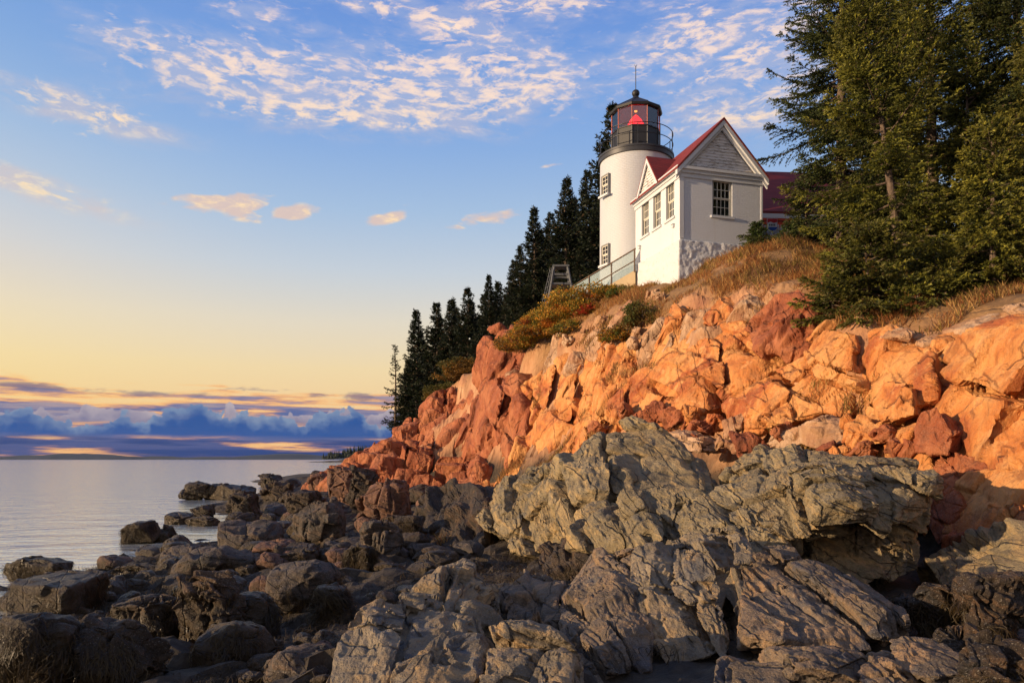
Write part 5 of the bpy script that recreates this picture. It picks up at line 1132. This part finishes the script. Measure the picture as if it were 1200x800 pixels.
for i, (px, py, Y, rx, rz_, pal, lab) in enumerate([(690, 358, 37.4, 1.9, .80, OR, 'large orange autumn shrub below the stair railing'), (668, 366, 38.2, 1.5, 1.0, OR, 'orange and brown shrub below the timber stand'), (640, 384, 40, 1.6, 1.2, GR, 'olive and orange shrub on the slope left of the timber stand'),
        (614, 398, 42, 1.4, 1.0, GR, 'olive green shrub at the left end of the shrubs beside the rock tower'), (729, 356, 35.2, .7, .40, [(.05, .08, .02), (.09, .11, .02), (.2, .14, .02)], 'green shrub at the right end of the orange shrubs by the footing'), (690, 374, 36, .6, .45, RD, 'little scarlet leaved shrub in front of the orange ones'),
        (668, 394, 36.2, 1.0, .6, GR, 'low olive shrub above the broken rocks of the cliff edge'), (655, 372, 38.6, 1.0, .8, OR, 'rust brown shrub in the middle of the shrub belt'), (545, 452, 57, 2.0, 1.3, [(.16, .09, .02), (.22, .11, .02), (.09, .08, .02)], 'brownish shrub behind the crest of the red cliff'), (525, 466, 61, 1.8, 1.1, [(.16, .10, .02), (.10, .09, .02)], 'yellow brown shrub on the far red crest'),
        (752, 400, 29.6, .7, .8, [(.20, .11, .03), (.12, .09, .02), (.08, .09, .02)], 'dry tawny shrub in the notch left of the bright fins'), (630, 378, 39.6, 1.3, 1.0, OR, 'rusty orange shrub between the olive one and the timber stand'), (680, 376, 36.8, 1.1, .6, OR, 'low orange brown shrub above the scarlet one'), (722, 384, 30.8, .6, .5, GR, 'small green tuft shrub among the pale broken stones'), (664, 352, 39.8, 1.0, .5, OR, 'dark orange shrub right beside the feet of the timber stand'), (716, 350, 36.6, .8, .42, OR, 'orange shrub rising against the mesh railing')]):
    st, (V, T, c) = shrub(rx * 1.2, rx, rz_ * 1.1, 300 + i, pal, int(5200 * rx * rz_) + 1500, .085 if Y < 45 else .12)
    X = (px - 600) / F * Y; o = empty('shrub', (X, Y, max(gz(X, Y), H + (538 - py) / F * Y - .5) - .05)); tag(o, lab, 'shrub'); st.build('stem', M['bark'], o); npmesh('foliage', V, T, M['leaf'], o, False, c)

# ------------------------------------------------------------------ dry grass: one mass of blades
def grass():
    r = np.random.default_rng(9); n = 420000; X = r.uniform(-8, 17, n); Y = r.uniform(18, 52, n); Z = ground(X, Y); s = soilness(X, Y) + fbm(np.stack([X, Y, Z], 1) / 1.6, 31, 3) * .35
    d = fbm(np.stack([X, Y, Z], 1) / .9, 41, 3); hx = (X - 7.27) * math.cos(HA) + (Y - 32) * math.sin(HA); hy = -(X - 7.27) * math.sin(HA) + (Y - 32) * math.cos(HA)
    ok = (s > .14) & (d > -.45 + r.random(n) * .3) & (Y < 38) & ~((hx > -.1) & (hx < Wd + .1) & (hy > -.1) & (hy < Ln + .1)) & (X > -2)
    X, Y, Z, d = X[ok], Y[ok], Z[ok], d[ok]; n = len(X); base = np.stack([X, Y, Z + fbm(np.stack([X, Y, Z], 1) / 2.2, 6, 4) * .16 * np.clip(s[ok], 0, 1) - .04], 1)
    h_ = r.uniform(.08, .26, n) * (1 + .6 * d); az = r.uniform(0, 6.28, n); ln = r.uniform(.4, 1.8, n); top = base + np.stack([np.cos(az) * ln * h_ + .12 * h_, np.sin(az) * ln * h_, h_], 1); mid = base * .45 + top * .55 + np.array([0, 0, 1]) * (h_ * .14)[:, None]
    sd_ = np.stack([-np.sin(az), np.cos(az), 0 * az], 1) * .011; V = np.stack([base - sd_, base + sd_, mid + sd_ * .8, mid - sd_ * .8, top], 1).reshape(-1, 3); i = np.arange(n)[:, None] * 5
    T = np.vstack([i + [0, 1, 2], i + [0, 2, 3], i + [3, 2, 4]])
    pal = np.array([(.46, .25, .08), (.38, .18, .06), (.32, .13, .05), (.52, .32, .12), (.22, .16, .04), (.20, .10, .05)]); c = pal[np.clip((3 + 2.6 * fbm(base / 1.1, 51, 3) + r.normal(0, .9, n)).astype(int), 0, 5)] * (1 + r.normal(0, .15, n))[:, None]
    tag(npmesh('grass', V, T, M['grass'], None, False, np.repeat(np.clip(c, .01, 1), 5, 0)), 'dry golden brown grass on the slope in front of the white house', 'grass', kind='stuff')
grass()

# ------------------------------------------------------------------ rockweed hanging over the low rocks
def seaweed():
    r = np.random.default_rng(12); B_, N_ = [], []
    dg = bpy.context.evaluated_depsgraph_get()
    for o in list(COL.objects):
        if o.type != 'MESH' or o.parent or o.data.materials[0] not in (M['weedrock'], M['shore'], M['grey'], M['slab']) : continue
        if o.name.startswith('stone'): continue
        me = o.data; n = len(me.vertices); co = np.zeros(n * 3, np.float32); me.vertices.foreach_get('co', co); co = co.reshape(-1, 3); nn = np.zeros(n * 3, np.float32); me.vertices.foreach_get('normal', nn); nn = nn.reshape(-1, 3); wv = co + np.array(o.location)
        lim = {'weedy_shore_rock': 2.0, 'dark_shore_rock': 1.35, 'smooth_shore_slab': .75, 'grey_gneiss': .95}[me.materials[0].name]
        pick = (wv[:, 2] < lim + .5 * fbm(wv / .8, 3, 3)) & (wv[:, 2] > -.1) & (fbm(wv / .5, 8, 3) > -.2) & (wv[:, 1] < 34) & (nn[:, 2] > -.4) & (nn[:, 2] < .62)
        ids = np.flatnonzero(pick); 
        if not len(ids): continue
        ids = r.choice(ids, min(len(ids), int(400 + 14 * len(ids) ** .5 * (1.8 if me.materials[0].name == 'weedy_shore_rock' else 1)))); B_.append(wv[ids]); N_.append(nn[ids])
    n = 80000; X = r.uniform(-13, 2.5, n); Y = r.uniform(7.5, 27, n); Z = ground(X, Y); d = fbm(np.stack([X, Y, Z], 1) / 1.1, 71, 3); ok = (d > -.1) & (Z > -.15) & (Z < 1.5); B_.append(np.stack([X, Y, Z + .06], 1)[ok]); N_.append(unit(np.stack([r.normal(0, .3, n), r.normal(0, .3, n) - .25, np.ones(n)], 1))[ok])
    Bp, Nn = np.vstack(B_), unit(np.vstack(N_)); n = len(Bp); gv = np.array([0, 0, -1.0]); cl_ = np.stack([fbm(Bp / .35 + q_ * 5, 81 + q_, 2) for q_ in range(3)], 1); gdir = unit(gv - Nn * (Nn @ gv)[:, None] + .75 * cl_ + r.normal(0, .2, (n, 3))); L = r.uniform(.05, .22, n); w_ = r.uniform(.002, .006, n)
    sv = unit(np.cross(Nn, gdir)); k = 5; P_ = []; wob = r.normal(0, .06, n)
    for j in range(k):
        f = j / (k - 1); P_.append(Bp + Nn * (.015 + .05 * math.sin(math.pi * f) * 1)[..., None] if False else Bp + Nn * (.008 + .022 * math.sin(math.pi * f)) + gdir * (L * f)[:, None] + gv * (L * .25 * f * f)[:, None] + sv * (wob * math.sin(3 * f))[:, None])
    V = np.stack([p + sv * (s * w_ * (1 if 0 < j < k - 1 else .5))[:, None] for j, p in enumerate(P_) for s in (-1, 1)], 1).reshape(-1, 3); i = np.arange(n)[:, None] * (2 * k)
    T = np.vstack([i + [2 * j, 2 * j + 1, 2 * j + 3, 2 * j + 2] for j in range(k - 1)])
    pal = np.array([(.022, .014, .007), (.036, .024, .009), (.055, .036, .012), (.016, .010, .007), (.075, .05, .016)]); c = pal[np.clip((1.6 + 1.6 * fbm(Bp / .6, 4, 3) + r.normal(0, .7, n)).astype(int), 0, 4)]
    tag(npmesh('seaweed', V, T, M['weed'], None, True, np.repeat(c, 2 * k, 0)), 'brown rockweed hanging over the low shore rocks', 'seaweed', kind='stuff')
seaweed()

# ------------------------------------------------------------------ far land: wooded point and the island on the horizon
def far_hill(name, x0, x1, Y, hmax, seed, c, dep):
    xs = np.linspace(x0, x1, 160); f = (xs - x0) / (x1 - x0); p = np.stack([xs / (x1 - x0) * 9, 0 * xs, 0 * xs], 1); h_ = np.maximum(0, hmax * (np.sin(np.pi * f) ** .5) * (.62 + .38 * fbm(p, seed, 4)))
    V = np.vstack([np.stack([xs, 0 * xs + Y, 0 * xs - .5], 1), np.stack([xs, 0 * xs + Y + dep * .3, h_ * .8], 1), np.stack([xs, 0 * xs + Y + dep * .5, h_], 1), np.stack([xs, 0 * xs + Y + dep, 0 * xs - .5], 1)]); n = 160
    i = np.arange(3)[:, None] * n; k = np.arange(n - 1)[None]; return tag(npmesh(name, V, np.stack([(i + k).ravel(), (i + k + 1).ravel(), (i + n + k + 1).ravel(), (i + n + k).ravel()], 1), c), kind='structure')
M['farwood'] = flat('far_woodland_hazed', (.012, .020, .030), .9, 0, .3, .02)  # dark woods with the blue of hazy distance put into their colour
far_hill('hills', -9500, -1300, 9000, 95, 3, M['farwood'], 900); far_hill('hills', -5200, -1500, 7600, 42, 8, M['farwood'], 500)
M['shorerock'] = flat('far_shore_rock', (.10, .075, .06), .9, 0, .4, .2)
far_hill('hills', -225, 40, 800, 9, 5, M['shorerock'], 60)
def far_wood():
    r = np.random.default_rng(4); Vs, Ts, n0 = [], [], 0
    for i in range(420):
        f = r.random(); x = -212 + 240 * f ** 1.0; y = 812 + r.uniform(0, 40); z = 3 + 4 * min(1, f * 6); h_ = r.uniform(8, 13) * min(1, .55 + f * 3); w_ = r.uniform(1.6, 2.6)
        m_ = 7; zz = np.linspace(0, 1, 6); ring = []
        for q_ in zz: a = np.linspace(0, 6.283, m_, endpoint=False) + r.uniform(0, 6); rr = w_ * (1 - q_) * r.uniform(.7, 1.25, m_) + .05; ring.append(np.stack([x + rr * np.cos(a), y + rr * np.sin(a), z + q_ * h_ + r.normal(0, .2, m_)], 1))
        Vs.append(np.vstack(ring)); i_ = np.arange(5)[:, None] * m_; k = np.arange(m_)[None]; k2 = (k + 1) % m_; Ts.append(n0 + np.stack([(i_ + k).ravel(), (i_ + k2).ravel(), (i_ + m_ + k2).ravel(), (i_ + m_ + k).ravel()], 1)); n0 += 6 * m_
    tag(npmesh('forest', np.vstack(Vs), np.vstack(Ts), flat('far_spruce', (.022, .030, .020), .9, 0, .4, .3)), 'dark wooded point far across the water beyond the rocks', 'forest', kind='stuff')
far_wood()
# ------------------------------------------------------------------ the air over the sea
def haze():
    mb = MB(); mb.box(-16000, 16000, -150, 12000, -12, 420); m, t, b = mat('haze_air'); t.n.remove(b)
    v = t.new('ShaderNodeVolumePrincipled'); v.inputs['Color'].default_value = (.62, .74, 1.0, 1); v.inputs['Density'].default_value = 0.8e-5; v.inputs['Anisotropy'].default_value = .2
    t.l.new(v.outputs[0], t.n['Material Output'].inputs['Volume']); tag(mb.build('haze', m), 'thin blue evening haze over the sea', 'haze', kind='stuff')
haze()
